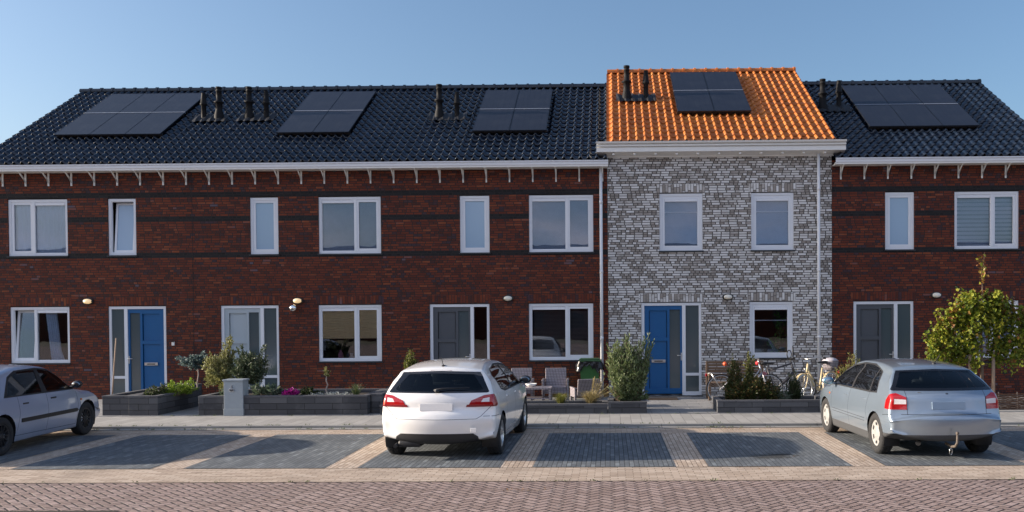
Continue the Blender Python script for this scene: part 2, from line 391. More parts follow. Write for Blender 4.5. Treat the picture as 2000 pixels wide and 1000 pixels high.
M['black'] = plain('black_plastic', (.018, .018, .02), .5)
M['gloss_black'] = NT('gloss_black').set(Base_Color=(.008, .008, .01), Roughness=.08, Coat_Weight=.6)
M['alloy'] = plain('alloy_wheel', (.60, .60, .58), .3, .8)
M['dusty_alloy'] = plain('dusty_alloy', (.34, .335, .32), .55, .2)
M['car_glass'] = glass_mat('car_glass', (.34, .40, .42), 1.5)
M['rear_glass'] = glass_mat('rear_car_glass', (.48, .56, .60), 1.3)
M['seat'] = plain('dark_seat_fabric', (.03, .03, .035), .9)
M['red_lens'] = NT('red_lens').set(Base_Color=(.36, .006, .007), Roughness=.12, Coat_Weight=1.0)
M['dark_red_lens'] = NT('dark_red_lens').set(Base_Color=(.20, .006, .010), Roughness=.1, Coat_Weight=1.0)
M['clear_lens'] = NT('clear_lens').set(Base_Color=(.75, .72, .72), Roughness=.12, Coat_Weight=1.0)
M['amber'] = NT('amber_lens').set(Base_Color=(.75, .18, .01), Roughness=.15, Coat_Weight=1.0)
M['seam'] = plain('panel_gap', (.01, .01, .012), .8)
M['mirror'] = NT('mirror_glass').set(Base_Color=(.7, .75, .8), Metallic=1.0, Roughness=.02)
M['blue_mirror'] = NT('blue_mirror_glass').set(Base_Color=(.05, .35, .50), Metallic=.8, Roughness=.05)
M['bark'] = plain('bark', (.14, .10, .07), .9, nvar=.3, nscale=20, bump=.01)
M['pale_bark'] = plain('pale_bark', (.36, .28, .24), .85, nvar=.2, nscale=20, bump=.005)
M['stake'] = plain('round_wooden_stake', (.34, .24, .17), .85, nvar=.25, nscale=10)
M['teak'] = plain('weathered_teak', (.16, .10, .06), .7, nvar=.3, nscale=9)
# ------------------------------------------------------------------ ground
def sheet(name, x0, x1, y0, y1, z, mat, nx=1, ny=1, kind='structure'):
    mb = MB()
    for i in range(nx):
        for j in range(ny):
            a, b = x0+(x1-x0)*i/nx, x0+(x1-x0)*(i+1)/nx; c, d = y0+(y1-y0)*j/ny, y0+(y1-y0)*(j+1)/ny
            mb.add([(a, c, z), (b, c, z), (b, d, z), (a, d, z)], [(0, 1, 2, 3)])
    return mb.build(name, mat, kind=kind)
sheet('ground', -400, 400, -400, 400, -.03, M['ground'])
sheet('street', -70, 70, -45, -11.25, -.002, M['herring'], 8, 1)
sheet('parking_pavement', -70, 70, -11.25, -5.68, .004, M['beige'], 8, 1)
PER = 2.515
for k in range(-5, 6):
    x0 = -1.11 + k*PER
    sheet('parking_divider', x0-.475, x0, -10.22, -6.57, .008, M['divider'])
    sheet('parking_bay', x0, x0+PER-.475, -10.22, -6.57, .012, M['bay'])
mb = MB(); mb.box(-70, 70, -5.86, -5.68, -.02, .016); mb.build('gutter_strip', M['kerb'], kind='structure')
mb = MB(); mb.box(-70, 70, -5.675, -5.60, -.02, .058); mb.build('kerb', M['kerb'], kind='structure')
mb = MB(); mb.box(-70, 70, -5.598, -3.88, -.02, .06); mb.build('sidewalk', M['side'], kind='structure')
mb = MB(); mb.box(-16.3, 11.4, -3.878, -.002, -.02, .075); mb.build('front_garden_path', M['path'], kind='structure')

# ------------------------------------------------------------------ houses
def wall_mb(x0, x1, z0, z1, holes, depth=.11, bands=(), zoff=0):
    """front wall with real openings and reveals; bands = (z0, z1) of black brick flush with the wall"""
    mb = MB()
    xs = sorted({x0, x1, *[a for h in holes for a in (h[0], h[1])]}); zs = sorted({z0, z1, *[a for h in holes for a in (h[2], h[3])], *[a for b in bands for a in b]})
    for i in range(len(xs)-1):
        for j in range(len(zs)-1):
            cx, cz = (xs[i]+xs[i+1])/2, (zs[j]+zs[j+1])/2
            if any(h[0] < cx < h[1] and h[2] < cz < h[3] for h in holes): continue
            mi = 1 if any(b[0] < cz < b[1] for b in bands) else 0
            mb.add([(xs[i], 0, zs[j]), (xs[i+1], 0, zs[j]), (xs[i+1], 0, zs[j+1]), (xs[i], 0, zs[j+1])], [(0, 1, 2, 3)], mi)
    for h in holes:
        a, b, c, d = h
        mb.add([(a, 0, c), (a, depth, c), (a, depth, d), (a, 0, d)], [(0, 1, 2, 3)]); mb.add([(b, 0, c), (b, depth, c), (b, depth, d), (b, 0, d)], [(0, 1, 2, 3)])
        mb.add([(a, 0, c), (a, depth, c), (b, depth, c), (b, 0, c)], [(0, 1, 2, 3)]); mb.add([(a, 0, d), (a, depth, d), (b, depth, d), (b, 0, d)], [(0, 1, 2, 3)])
        # inner leaf round the opening keeps light out of the cavity
    return mb
def roof_mb(x0, x1, ye, ze, yr, pitch=.205, gauge=.345, amp=.028, flip=False, ang=32):
    """S-profile tiles: waves across, steps up the slope"""
    mb = MB(); T = math.tan(R(ang)); C = math.cos(R(ang)); S = math.sin(R(ang))
    L = (yr-ye)/C; rows = int(math.ceil(L/gauge)); g = L/rows
    n = int(round((x1-x0)/pitch)); pw = (x1-x0)/n; SUB = 8
    def prof(f):    # f in 0..1 over one tile: pan then roll
        if f < .58: return -.006 - .016*math.sin(math.pi*f/.58)
        return .052*math.sin(math.pi*(f-.58)/.42)**.8
    cols = [(x0+pw*(i+k/SUB), prof(k/SUB)) for i in range(n) for k in range(SUB)]+[(x1, prof(0))]
    lift = .034
    for r_ in range(rows):
        s0, s1 = r_*g-(.03 if r_ else 0), (r_+1)*g
        vs = []
        jit = [rng.gauss(0, .0028) for _ in range(n+1)]
        for q_, (s, up_) in enumerate(((s0, lift-.022), (s0, lift), (s0+g*.5, lift*.62), (s1, .0))):
            for ci, (x, h) in enumerate(cols):
                hh = h+up_+(jit[ci//SUB] if q_ < 3 else 0)
                vs.append((x, ye+s*C-hh*S, ze+s*S+hh*C))
        nc = len(cols)
        fs = [(a*nc+i, a*nc+i+1, (a+1)*nc+i+1, (a+1)*nc+i) for a in range(3) for i in range(nc-1)]
        mb.add(vs, fs, 0, True)
    return mb
def ridge_mb(x0, x1, y, z, seg=.34):
    mb = MB(); n = int(round((x1-x0)/seg)); s = (x1-x0)/n
    for i in range(n):
        a = x0+i*s
        for (u0, u1, ra) in ((a, a+s+.0, .085), (a+s-.05, a+s+.015, .108)):
            pts = []
            for xx in (u0, u1):
                for k in range(9):
                    t = math.pi*(-.15+1.3*k/8); pts.append((xx, y+ra*math.cos(t), z+ra*math.sin(t)))
            mb.add(pts, [(k, k+1, 9+k+1, 9+k) for k in range(8)], 0, True)
            mb.add(pts, [tuple(range(9)), tuple(range(9, 18))], 0)
    return mb
TH = math.tan(R(32)); CH = math.cos(R(32)); SH = math.sin(R(32))
def flue(parent, x, y, z, top, kind, flash):
    mb = MB(); h = top-z
    if kind == 'big':
        pr = [(.125, 0), (.12, h*.16), (.085, h*.32), (.085, h*.52), (.12, h*.53), (.12, h*.57), (.068, h*.60), (.068, h*.86), (.076, h*.865), (.076, h*.9), (.066, h*.905), (.066, h*.94), (.078, h*.945), (.078, h), (0, h)]
    else:
        pr = [(.075, 0), (.062, h*.12), (.062, h*.55), (.088, h*.57), (.088, h*.63), (.078, h*.64), (.052, h*.96), (.056, h), (0, h)]
    mb.lathe([(r_*1.1, q) for r_, q in pr], 20, Matrix.Translation((x, y, z)))
    f = mb.build('flue_pipe', M['flue'], parent)
def flashing(parent, x0, x1, y, ze):
    """soft lead apron dressed over the tiles, wavy with them"""
    mb = MB(); n = 60; rows = 6; vs = []
    for j in range(rows+1):
        s = (j/rows-.5)*.52
        for i in range(n+1):
            x = x0+(x1-x0)*i/n; w = .095+.016*math.sin(2*math.pi*(x-.05)/.205)+.008*math.sin(i*1.3+j)
            if j == 0: w = .07
            edge = .04*math.sin(x*31) if j in (0, rows) else 0
            yy = y+(s+edge)*CH; vs.append((x, yy-w*SH, ze+(yy+.35)*TH+w*CH+.02))
    mb.add(vs, [(j*(n+1)+i, j*(n+1)+i+1, (j+1)*(n+1)+i+1, (j+1)*(n+1)+i) for j in range(rows) for i in range(n)], 0, True)
    mb.build('flashing', M['flash'], parent)

def frame_rect(mb, x0, x1, z0, z1, w, y0, y1, wb=None):
    wb = wb or w
    mb.box(x0, x0+w, y0, y1, z0, z1); mb.box(x1-w, x1, y0, y1, z0, z1)
    mb.box(x0+w, x1-w, y0, y1, z1-w, z1); mb.box(x0+w, x1-w, y0, y1, z0, z0+wb)
def pane(parent, x0, x1, z0, z1, y, mat='glass', th=.006, label=None, Mx=None):
    g = MB(); g.box(x0, x1, y, y+th, z0, z1, 0, Mx)
    g.build('pane', M[mat], parent, label=label)
def window(house, x0, x1, z0, z1, kind, glass='glass', blind=None, tilt=None):
    """kind: 'N' single, 'WL' wide pane left, 'WR' wide pane right, 'S' single broad"""
    fr = MB(); Y0, Y1 = .035, .11
    frame_rect(fr, x0+.004, x1-.004, z0+.004, z1-.022, .062, Y0, Y1)
    # small outer step of the frame
    frame_rect(fr, x0+.066, x1-.066, z0+.066, z1-.084, .018, Y0+.018, Y1-.006)
    wx = x1-x0; sashes = []
    if kind == 'N' or kind == 'S':
        fr2 = (x0+.084, x1-.084, z0+.084, z1-.102); sashes = [(fr2, True)]
    else:
        m = x0+wx*(.42 if kind == 'WR' else .585)
        fr.box(m-.034, m+.034, Y0, Y1, z0+.068, z1-.086)
        l, r_ = (x0+.084, m-.034, z0+.084, z1-.102), (m+.034, x1-.084, z0+.084, z1-.102)
        sashes = [(l, kind == 'WR'), (r_, kind == 'WL')]
    if not (tilt and kind == 'N'):
        for s, sash in sashes:
            if sash and not tilt:
                frame_rect(fr, s[0]+.001, s[1]-.001, s[2]+.001, s[3]-.001, .05, Y0+.012, Y1-.01)
    w = fr.build('window', M['upvc'], house)
    panes = []
    for s, sash in sashes:
        if sash and tilt:
            px, pz = (s[0]+s[1])/2, s[2]
            Mx = Matrix.Translation((px, Y0+.03, pz)) @ Matrix.Rotation(R(-6), 4, 'X')
            if kind == 'N': Mx = Mx @ Matrix.Translation((.02, 0, 0)) @ Matrix.Scale(.93, 4, (1, 0, 0))
            hw, hh = (s[1]-s[0])/2, s[3]-s[2]
            sb = MB()
            for a in ((-hw, -hw+.055, 0, hh), (hw-.055, hw, 0, hh), (-hw+.055, hw-.055, 0, .055), (-hw+.055, hw-.055, hh-.055, hh)):
                sb.box(a[0], a[1], 0, .06, a[2], a[3], 0, Mx)
            sb.build('sash', M['upvc'], w)
            pane(w, -hw+.05, hw-.05, .05, hh-.05, .025, glass, Mx=Mx)
        else:
            k = .05 if sash else 0
            pane(w, s[0]+k, s[1]-k, s[2]+k, s[3]-k, Y0+.04, glass)
            if not sash or kind == 'S':
                q = k
                c = MB(); c.box(s[0]+q+.004, s[1]-q-.004, Y0+.005, Y0+.036, s[3]-q-.075, s[3]-q-.004, 0, None, .006); c.build('vent_grille', M['upvc'], w)
    si = MB(); si.box(x0-.02, x1+.02, -.04, .034, z0-.035, z0+.002); si.build('sill', M['stone_sill'], w)
    gx0, gx1, gz0, gz1 = x0+.07, x1-.07, z0+.07, z1-.09
    if blind == 'grey':
        b = MB(); b.box(gx0, gx1, .13, .134, gz0, gz1); b.build('blind', M['blind_grey'], w)
    elif blind == 'sheer':  # pale blue cloth put in for the sky mirrored by this pane
        b = MB(); n = 60; vs = []
        for zz in (gz0, gz1):
            for i in range(n+1):
                x = gx0+(gx1-gx0)*i/n; vs.append((x, .15+.018*math.sin(i*.9)+.01*math.sin(i*2.3), zz))
        b.add(vs, [(i, i+1, n+1+i+1, n+1+i) for i in range(n)], 0, True); b.build('curtain', M['curtain'], w)
    elif blind == 'drape':
        b = MB(); n = 30; vs = []
        for zz, k0, k1 in ((gz1, .52, .72), (gz0+.25, .60, .80), (gz0, .62, .86)):
            for i in range(n+1):
                x = gx0+(gx1-gx0)*(k0+(k1-k0)*i/n); vs.append((x, .20+.02*math.sin(i*1.1), zz))
        b.add(vs, [(j*(n+1)+i, j*(n+1)+i+1, (j+1)*(n+1)+i+1, (j+1)*(n+1)+i) for j in range(2) for i in range(n)], 0, True); b.build('curtain', M['curtain'], w)
    elif blind == 'stripes':
        b = MB(); z = gz1
        while z > gz0: b.box(gx0, gx1, .165, .170, max(gz0, z-.07), z, 0); b.box(gx0, gx1, .166, .169, max(gz0-.05, z-.105), z-.07, 1); z -= .105
        b.build('blind', [M['blind_white'], M['blind_grey']], w)
    elif blind == 'slats':
        b = MB(); z = gz1-.14
        while z > gz0+.05: b.box(gx0+.05, gx1-.05, .19, .225, z, z+.003, 0, Matrix.Translation((0, .2, z)) @ Matrix.Rotation(R(35), 4, 'X') @ Matrix.Translation((0, -.2, -z))); z -= .034
        b.build('blind', M['slat'], w)
    elif blind == 'tan':
        b = MB(); zz = z0+(z1-z0)*.40; n = 24; vs = []
        for j in range(n+1):
            z = zz+(gz1-zz)*j/n; yy = .100+(.008 if j % 2 else 0)
            vs += [(gx0, yy, z), (gx1, yy, z)]
        b.add(vs, [(2*j, 2*j+1, 2*j+3, 2*j+2) for j in range(n)]); b.build('blind', M['blind_tan'], w)
    elif blind == 'short':
        zz = z1-(z1-z0)*.33; b = MB(); b.box(gx0, gx1, .15, .153, gz0, gz1-.02); b.build('blind', M['blind_grey'], w)  # cloth runs full height; its lower part stands in for reflected sky
        b = MB(); b.box(gx0+.06, gx1-.06, .112, .135, zz-.014, zz+.014); b.build('blind_rod', M['upvc'], w)
    elif blind == 'rod':
        zz = z0+(z1-z0)*.66; b = MB(); b.box(gx0+.06, gx1-.06, .112, .135, zz-.012, zz+.012); b.build('blind_rod', M['upvc'], w)
    return w
def handle(parent, x, z, y, side=1):
    h = MB(); h.box(x-.016, x+.016, y-.012, y, z-.13, z+.07, 0, None, .005)
    h.tube([(x, y-.01, z), (x, y-.055, z), (x-.11*side, y-.055, z)], .011, 8); h.ball((x, y-.012, z-.09), .014, .012, .014, 10)
    h.build('handle', M['steel'], parent)
def door(house, x0, x1, z0, z1, mat, mirror=False, slot=False, side_frost=True):
    """leaf + sidelight in one white frame; as seen: leaf left, sidelight right"""
    def X(f): return (x1-(x1-x0)*f) if mirror else (x0+(x1-x0)*f)
    def bx(mb, f0, f1, y0, y1, a, b, **k):
        p, q = sorted((X(f0), X(f1))); mb.box(p, q, y0, y1, a, b, **k)
    fr = MB(); w = .055; Y0, Y1 = .03, .11; W_ = x1-x0; zt = z1-.02
    bx(fr, .003, .052, Y0, Y1, z0, zt); bx(fr, .955, .997, Y0, Y1, z0, zt); bx(fr, .052, .955, Y0, Y1, zt-.07, zt)
    bx(fr, .678, .735, Y0, Y1, z0, zt-.07); bx(fr, .735, .955, Y0, Y1, z0, z0+.09); bx(fr, .735, .955, Y0, Y1, z0+.50, z0+.57)
    o = fr.build('door', M['upvc'], house)
    lf = MB(); a, b = z0+.035, zt-.075; ly = .055
    bx(lf, .054, .13, ly, ly+.05, a, b); bx(lf, .645, .676, ly, ly+.05, a, b); bx(lf, .43, .47, ly, ly+.05, a, b)
    bx(lf, .13, .43, ly, ly+.05, b-.12, b); bx(lf, .13, .43, ly, ly+.05, a, a+.14); bx(lf, .13, .43, ly, ly+.05, a+(b-a)*.60, a+(b-a)*.60+.09)
    bx(lf, .14, .42, ly+.034, ly+.05, a+.14, b-.12)
    bx(lf, .47, .645, ly, ly+.05, b-.10, b); bx(lf, .47, .645, ly, ly+.05, a, a+.14)
    l_ = lf.build('leaf', M[mat], o)
    g = MB(); bx(g, .47, .645, ly+.03, ly+.036, a+.14, b-.10); g.build('leaf_glass', M['frosted'], o)
    bk = MB(); bx(bk, .47, .645, ly+.045, ly+.05, a+.14, b-.10); bk.build('leaf_backing', M['seal'], o)
    for q0, q1 in ((z0+.09, z0+.50), (z0+.57, zt-.07)):
        g = MB(); bx(g, .735, .955, .06, .066, q0, q1); g.build('side_glass', M['frosted' if side_frost else 'glass'], o)
    handle(o, X(.665), z0+1.02, ly, -1 if mirror else 1)
    if slot:
        s = MB(); p, q = sorted((X(.17), X(.40))); s.box(p, q, ly-.008, ly+.002, a+(b-a)*.355, a+(b-a)*.355+.075, 0, None, .003)
        s.box(p+.07, q-.07, ly-.010, ly-.004, a+(b-a)*.355+.022, a+(b-a)*.355+.05, 1); s.build('letter_slot', [M['steel'], M['black']], o)
    st = MB(); st.box(x0-.02, x1+.02, -.09, .12, z0-.03, z0-.002); st.build('threshold', M['stone_sill'], o)
    return o
def bracket(house, x):
    b = MB(); w = .018
    b.box(x-w, x+w, -.030, -.002, 5.60, 5.955); b.box(x-w, x+w, -.34, -.032, 5.925, 5.955)
    b.prism([(-.032, 5.66), (-.032, 5.70), (-.10, 5.77), (-.18, 5.83), (-.30, 5.925), (-.25, 5.925), (-.16, 5.86), (-.09, 5.80)][::1], x-.012, x+.012, axis='x')
    b.build('gutter_bracket', M['wood_white'], house)
def gutter(house, x0, x1, z):
    g = MB(); pr = [(-.36, z+.13), (-.345, z+.13), (-.345, z+.115), (-.352, z+.10), (-.352, z+.02), (-.335, z-.0), (-.05, z-.0), (-.05, z+.03), (-.33, z+.03), (-.335, z+.12)]
    g.prism([(-.375, z+.135), (-.375, z+.108), (-.345, z+.100), (-.345, z+.088), (-.36, z+.082), (-.358, z+.035), (-.34, z+.012), (-.20, z+.012), (-.20, z+.03), (-.33, z+.03), (-.34, z+.05), (-.34, z+.135)], x0, x1, axis='x')
    g.build('gutter', M['pvc_pipe'], house)
    s = MB(); s.box(x0+.003, x1-.003, -.345, -.0, z-.02, z+.01); s.build('soffit', M['wood_white'], house)
def downspout(house, x, z0, z1, y=-.10):
    d = MB(); d.tube([(x, y-.0, z0), (x, y, z1)], .04, 16)
    for z in (z0+1.5, z0+3.2, z1-.9): d.tube([(x, y, z-.04), (x, y, z+.04)], .046, 16)
    d.box(x-.012, x+.012, y+.03, -.001, z0+1.9, z0+1.93); d.box(x-.012, x+.012, y+.03, -.001, z0+4.2, z0+4.23)
    d.build('downspout', M['pvc_pipe'], house)
M['curtain'] = plain('sheer_curtain', (.62, .72, .86), .9)
M['slat'] = plain('dark_slats', (.22, .21, .20), .4)

ZD, ZDT, ZL0, ZL1, ZU0, ZU1 = .085, 2.50, 1.02, 2.50, 3.80, 5.285
BANDS = ((5.287, 5.410), (4.665, 4.788), (3.728, 3.850))
def house(name, label, x0, x1, wins, doors, wallmat, sold, tile, zeave, bands, ridgez, yridge=4.52, endl=True, endr=True):
    h = thing(name, label, 'house')
    holes = [w['r'] for w in wins]+[d['r'] for d in doors]
    top = zeave-.02
    wl_ = wall_mb(x0, x1, -.02, top, holes, .112, bands)
    # side and rear walls, gables
    Z = zeave+.02; zr = Z+(yridge+.35)*TH-.10; yb = 2*yridge+.0
    for x in (x0, x1):
        wl_.add([(x, 0, -.02), (x, yb, -.02), (x, yb, zeave-.02), (x, yridge, zr-.05), (x, 0, zeave-.02)], [(0, 1, 2, 3, 4)])
    wl_.add([(x0, yb, -.02), (x1, yb, -.02), (x1, yb, top), (x0, yb, top)], [(0, 1, 2, 3)])
    wl_.build('wall', [M[wallmat], M['band']], h)
    # inside: inner leaf, floors, back wall
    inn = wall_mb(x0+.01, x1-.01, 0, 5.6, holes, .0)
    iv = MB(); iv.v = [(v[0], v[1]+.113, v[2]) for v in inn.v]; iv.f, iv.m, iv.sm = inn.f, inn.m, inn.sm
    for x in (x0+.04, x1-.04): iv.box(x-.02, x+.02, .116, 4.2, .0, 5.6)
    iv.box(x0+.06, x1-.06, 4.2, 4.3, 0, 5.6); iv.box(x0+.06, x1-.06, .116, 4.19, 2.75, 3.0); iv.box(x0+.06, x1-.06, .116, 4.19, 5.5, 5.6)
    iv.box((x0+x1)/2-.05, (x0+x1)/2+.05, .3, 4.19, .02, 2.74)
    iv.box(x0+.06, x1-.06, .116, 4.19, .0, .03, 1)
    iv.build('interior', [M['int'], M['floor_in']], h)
    for d in holes:
        a, b, c, e = d
        if bands and c > 3: continue
        s = MB(); s.box(a-.06, b+.06, -.004, .05, e+.002, e+.215); s.build('lintel', M[sold], h)
    for w in wins: window(h, *w['r'], w['k'], w.get('g', 'glass'), w.get('b'), w.get('t'))
    for d in doors: door(h, *d['r'], d['m'], d.get('mir', False), d.get('slot', False), d.get('sf', True))
    rf = roof_mb(x0-.02 if endl else x0+.002, x1+.02 if endr else x1-.002, -.36, zeave, yridge)
    ro = rf.build('roof', M[tile], h)
    bk = MB(); x_0, x_1 = x0, x1
    zr2 = zeave+(yridge+.36)*TH
    bk.add([(x_0, yridge, zr2-.02), (x_1, yridge, zr2-.02), (x_1, yb+.3, zeave), (x_0, yb+.3, zeave)], [(0, 1, 2, 3)])
    bk.add([(x_0, yridge, zr2-.04), (x_1, yridge, zr2-.04), (x_1, -.34, zeave-.02), (x_0, -.34, zeave-.02)], [(0, 1, 2, 3)])
    bk.build('roof_back_slope', M[tile], h)
    rd = ridge_mb(x0 if endl else x0+.01, x1 if endr else x1-.01, yridge, zr2+.035); rd.build('ridge_tiles', M[tile], h)
    return h, ro
def win(x0, x1, up_, k, **kw): return dict(r=(x0, x1, ZU0 if up_ else ZL0, ZU1 if up_ else ZL1), k=k, **kw)
def dr(x0, x1, m, **kw): return dict(r=(x0, x1, ZD+.02, ZDT), m=m, **kw)
ZE, ZEO = 6.10, 6.53
h1, r1 = house('terraced_house', 'leftmost red brick terraced house with a blue front door', -16.28, -10.76,
   [win(-15.56, -14.0, 1, 'WR', b='sheer'), win(-12.95, -12.215, 1, 'N', g='frost_light', t=1), win(-15.55, -13.99, 0, 'WR', b='drape', t=1)],
   [dr(-12.98, -11.47, 'door_blue', mir=True, slot=True)], 'red', 'red_sold', 'tile_black', ZE, BANDS, 0, endr=False)
h2, r2 = house('terraced_house', 'red brick terraced house with a light grey front door', -10.757, -5.866,
   [win(-9.255, -8.52, 1, 'N', g='frost_light'), win(-7.48, -5.868+.008, 1, 'WL', b='grey'), win(-7.51, -5.874+.0, 0, 'WL', b='tan')],  # upper blind is added, its pale cloth imitating reflected cloud
   [dr(-10.05, -8.54, 'door_light')], 'red', 'red_sold', 'tile_black', ZE, BANDS, 0, endl=False, endr=False)
h3, r3 = house('terraced_house', 'red brick terraced house with a dark grey door, left of the white brick house', -5.863, -.03,
   [win(-3.83, -3.065, 1, 'N', g='frost_light'), win(-2.05, -.395, 1, 'WL', b='grey'), win(-2.07, -.41, 0, 'WL', b='slats')],
   [dr(-4.63, -3.085, 'door_dark', sf=False)], 'red', 'red_sold', 'tile_black', ZE, BANDS, 0, endl=False, endr=False)
h4, r4 = house('terraced_house', 'white brick terraced house with orange tiled roof', -.02, 5.70,
   [dict(r=(1.30, 2.41, ZU0+.01, ZU1+.015), k='S', b='short'), dict(r=(3.645, 4.74, ZU0+.01, ZU1+.015), k='S', b='short'), dict(r=(3.595, 4.71, ZL0+.03, ZL1+.01), k='S', b='rod')],
   [dr(.82, 2.37, 'door_blue', slot=True)], 'white_br', 'white_sold', 'tile_orange', ZEO, (), 0, yridge=4.5)
h5, r5 = house('terraced_house', 'red brick terraced house at the right end with a dark grey door', 5.71, 11.32,
   [win(7.06, 7.805, 1, 'N', g='frost_light'), win(8.82, 10.46, 1, 'WL', b='stripes'), win(8.82, 10.46, 0, 'WL', b='stripes')],
   [dr(6.25, 7.79, 'door_dark')], 'red', 'red_sold', 'tile_black', ZE, BANDS, 0, endl=False)
# gutters, brackets, downspouts
for h, a, b in ((h1, -16.45, -10.76), (h2, -10.758, -5.866), (h3, -5.864, -.005), (h5, 5.72, 11.42)):
    gutter(h, a, b, 5.955)
x = -15.55
for i in range(27):
    xx = -15.66+i*.5965
    bracket(h1 if xx < -10.76 else h2 if xx < -5.866 else h3, xx)
for i in range(10): bracket(h5, 5.93+i*.597)
downspout(h3, -.195, .08, 5.96); downspout(h4, 5.345, .08, 6.25)
# dilation joints
for h, x_ in ((h2, -10.75), (h3, -5.858)):
    d = MB(); d.box(x_-.004, x_+.006, -.003, .0, 0, 5.93); d.build('expansion_joint', M['seal'], h)
# cornice of the white house
c = MB(); z = 6.20
prof = [(0, z-.0), (-.05, z-.0), (-.06, z+.03), (-.30, z+.10), (-.33, z+.095), (-.33, z+.20), (-.30, z+.203), (-.30, z+.222), (-.365, z+.228), (-.365, z+.268), (-.335, z+.272), (-.335, z+.286), (-.41, z+.295), (-.43, z+.34), (-.38, z+.345), (-.05, z+.31), (0, z+.30)]
c.prism(prof, -.30, 5.98, axis='x'); c.build('cornice', M['wood_white'], h4)
for i in range(11):
    b = MB(); xx = .13+i*.534; b.box(xx-.028, xx+.028, -.27, -.055, z+.028, z+.072, 0, None, .004); b.build('cornice_block', M['wood_white'], h4)
# flues
for ro, ps, ze in ((r1, [(-11.44, 2.26, 8.525, 's'), (-11.0, 2.25, 8.69, 'big')], ZE), (r2, [(-10.15, 2.27, 8.69, 'big'), (-9.66, 2.26, 8.565, 's')], ZE),
                   (r3, [(-4.74, 2.18, 8.68, 'big'), (-4.24, 2.16, 8.457, 's')], ZE), (r4, [(.53, 2.3, 9.18, 'big'), (1.07, 2.29, 9.04, 's')], ZEO), (r5, [(6.08, 2.53, 8.81, 'big'), (6.57, 2.66, 8.80, 's')], ZE)):
    flashing(ro, ps[0][0]-.30, ps[1][0]+.27, ps[0][1]+.02, ze)
    for x, y, t_, k in ps: flue(ro, x, y, ze+(y+.35)*TH, t_, 'big' if k == 'big' else 's', None)
# solar panels: each one a thing
def solar(x0, x1, y0, y1, cols, ze, names):
    L = (y1-y0)/CH; pl = L/2-.024; pw = (x1-x0)/cols-.012
    for j in range(2):
        for i in range(cols):
            x = x0+(x1-x0)*(i+.5)/cols; s = L*(j+.5)/2; y = y0+s*CH; zz = ze+(y+.35)*TH
            o = thing('solar_panel', names[j][i], 'solar panel', (x, y-.13*SH, zz+.13*CH), 0, 'solar panels on the roofs')
            o.rotation_euler = (R(32), 0, 0)
            g = MB(); g.box(-pw/2+.012, pw/2-.012, -pl/2+.012, pl/2-.012, .030, .036); g.build('cells', M['panel'], o)
            f = MB()
            f.box(-pw/2, -pw/2+.012, -pl/2, pl/2, 0, .038); f.box(pw/2-.012, pw/2, -pl/2, pl/2, 0, .038)
            f.box(-pw/2+.012, pw/2-.012, -pl/2, -pl/2+.012, 0, .038); f.box(-pw/2+.012, pw/2-.012, pl/2-.012, pl/2, 0, .038)
            f.box(-pw/2+.012, pw/2-.012, -pl/2+.012, pl/2-.012, .004, .026)
            f.build('frame', M['panel_fr'], o)
            for ry in (-pl/2+.12, pl/2-.12):
                r_ = MB(); r_.box(-pw/2-.006, pw/2+.006, ry-.02, ry+.02, -.09, -.002); r_.build('mounting_rail', M['black'], o)
            if j == 0: r_ = MB(); r_.box(-pw/2, pw/2, pl/2+.002, pl/2+.022, .0, .043); r_.build('joint_strip', M['rail'], o)
def nm(where, cols):
    c = ['left', 'right'] if cols == 2 else ['left', 'middle', 'right']
    return [['%s %s solar panel of %s on %s' % (v, h_, 'four' if cols == 2 else 'six', where) for h_ in c] for v in ('lower', 'upper')]
solar(-14.95, -12.05, 1.07, 3.98, 3, ZE, nm('the black roof above the leftmost blue door', 3))
solar(-8.93, -6.96, 1.08, 3.99, 2, ZE, nm('the black roof above the light grey door', 2))
solar(-3.65, -1.65, 1.08, 3.98, 2, ZE, nm('the black roof beside the orange one', 2))
solar(1.86, 3.84, 1.17, 4.11, 2, ZEO, nm('the orange tiled roof', 2))
solar(6.98, 9.89, 1.12, 4.07, 3, ZE, nm('the black roof at the right end', 3))
M['lamp_lit'] = NT('lit_opal_glass').set(Base_Color=(.7, .62, .45), Roughness=.3, Emission_Color=(1.0, .62, .25, 1), Emission_Strength=.28)
# wall lamps
def wall_lamp(x, z, label, lit=False):
    o = thing('wall_lamp', label, 'lamp', (x, 0, z), 0, 'oval wall lamps beside the front doors')
    b = MB(); b.lathe([(0, 0), (.142, 0), (.142, .035), (.122, .05), (0, .05)], 28, Matrix.Rotation(R(90), 4, 'X') @ Matrix.Scale(.6, 4, (0, 1, 0)))
    b.build('lamp_base', M['black'], o)
    g = MB(); g.lathe([(.112, .044), (.108, .07), (.085, .095), (.045, .11), (0, .114)], 28, Matrix.Rotation(R(90), 4, 'X') @ Matrix.Scale(.56, 4, (0, 1, 0)))
    g.build('lamp_shade', M['lamp_lit' if lit else 'lamp_glass'], o)
    for s in (-1, 1):
        c = MB(); c.box(s*.118-.012, s*.118+.012, -.075, -.03, -.018, .018); c.build('clip', M['black'], o)
wall_lamp(-13.48, 2.615, 'oval wall lamp left of the leftmost blue door', True)
wall_lamp(-8.03, 2.595, 'oval wall lamp right of the light grey door, above a chrome ball', True)
wall_lamp(-2.60, 2.62, 'oval wall lamp right of the dark grey door behind the white car')
wall_lamp(3.04, 2.62, 'oval wall lamp on the white brick wall')
wall_lamp(8.35, 2.63, 'oval wall lamp beside the small leafy tree')
mb = MB(); mb.ball((-8.12, -.11, 2.41), .10, .10, .10, 24); o = mb.build('gazing_ball', M['chrome'], label='small chrome ball hanging under the wall lamp', category='ornament')
mb = MB(); mb.box(-11.32, -11.25, -.03, -.001, 1.46, 1.56, 0, None, .006); mb.box(-11.315, -11.255, -.034, -.028, 1.545, 1.575, 1)
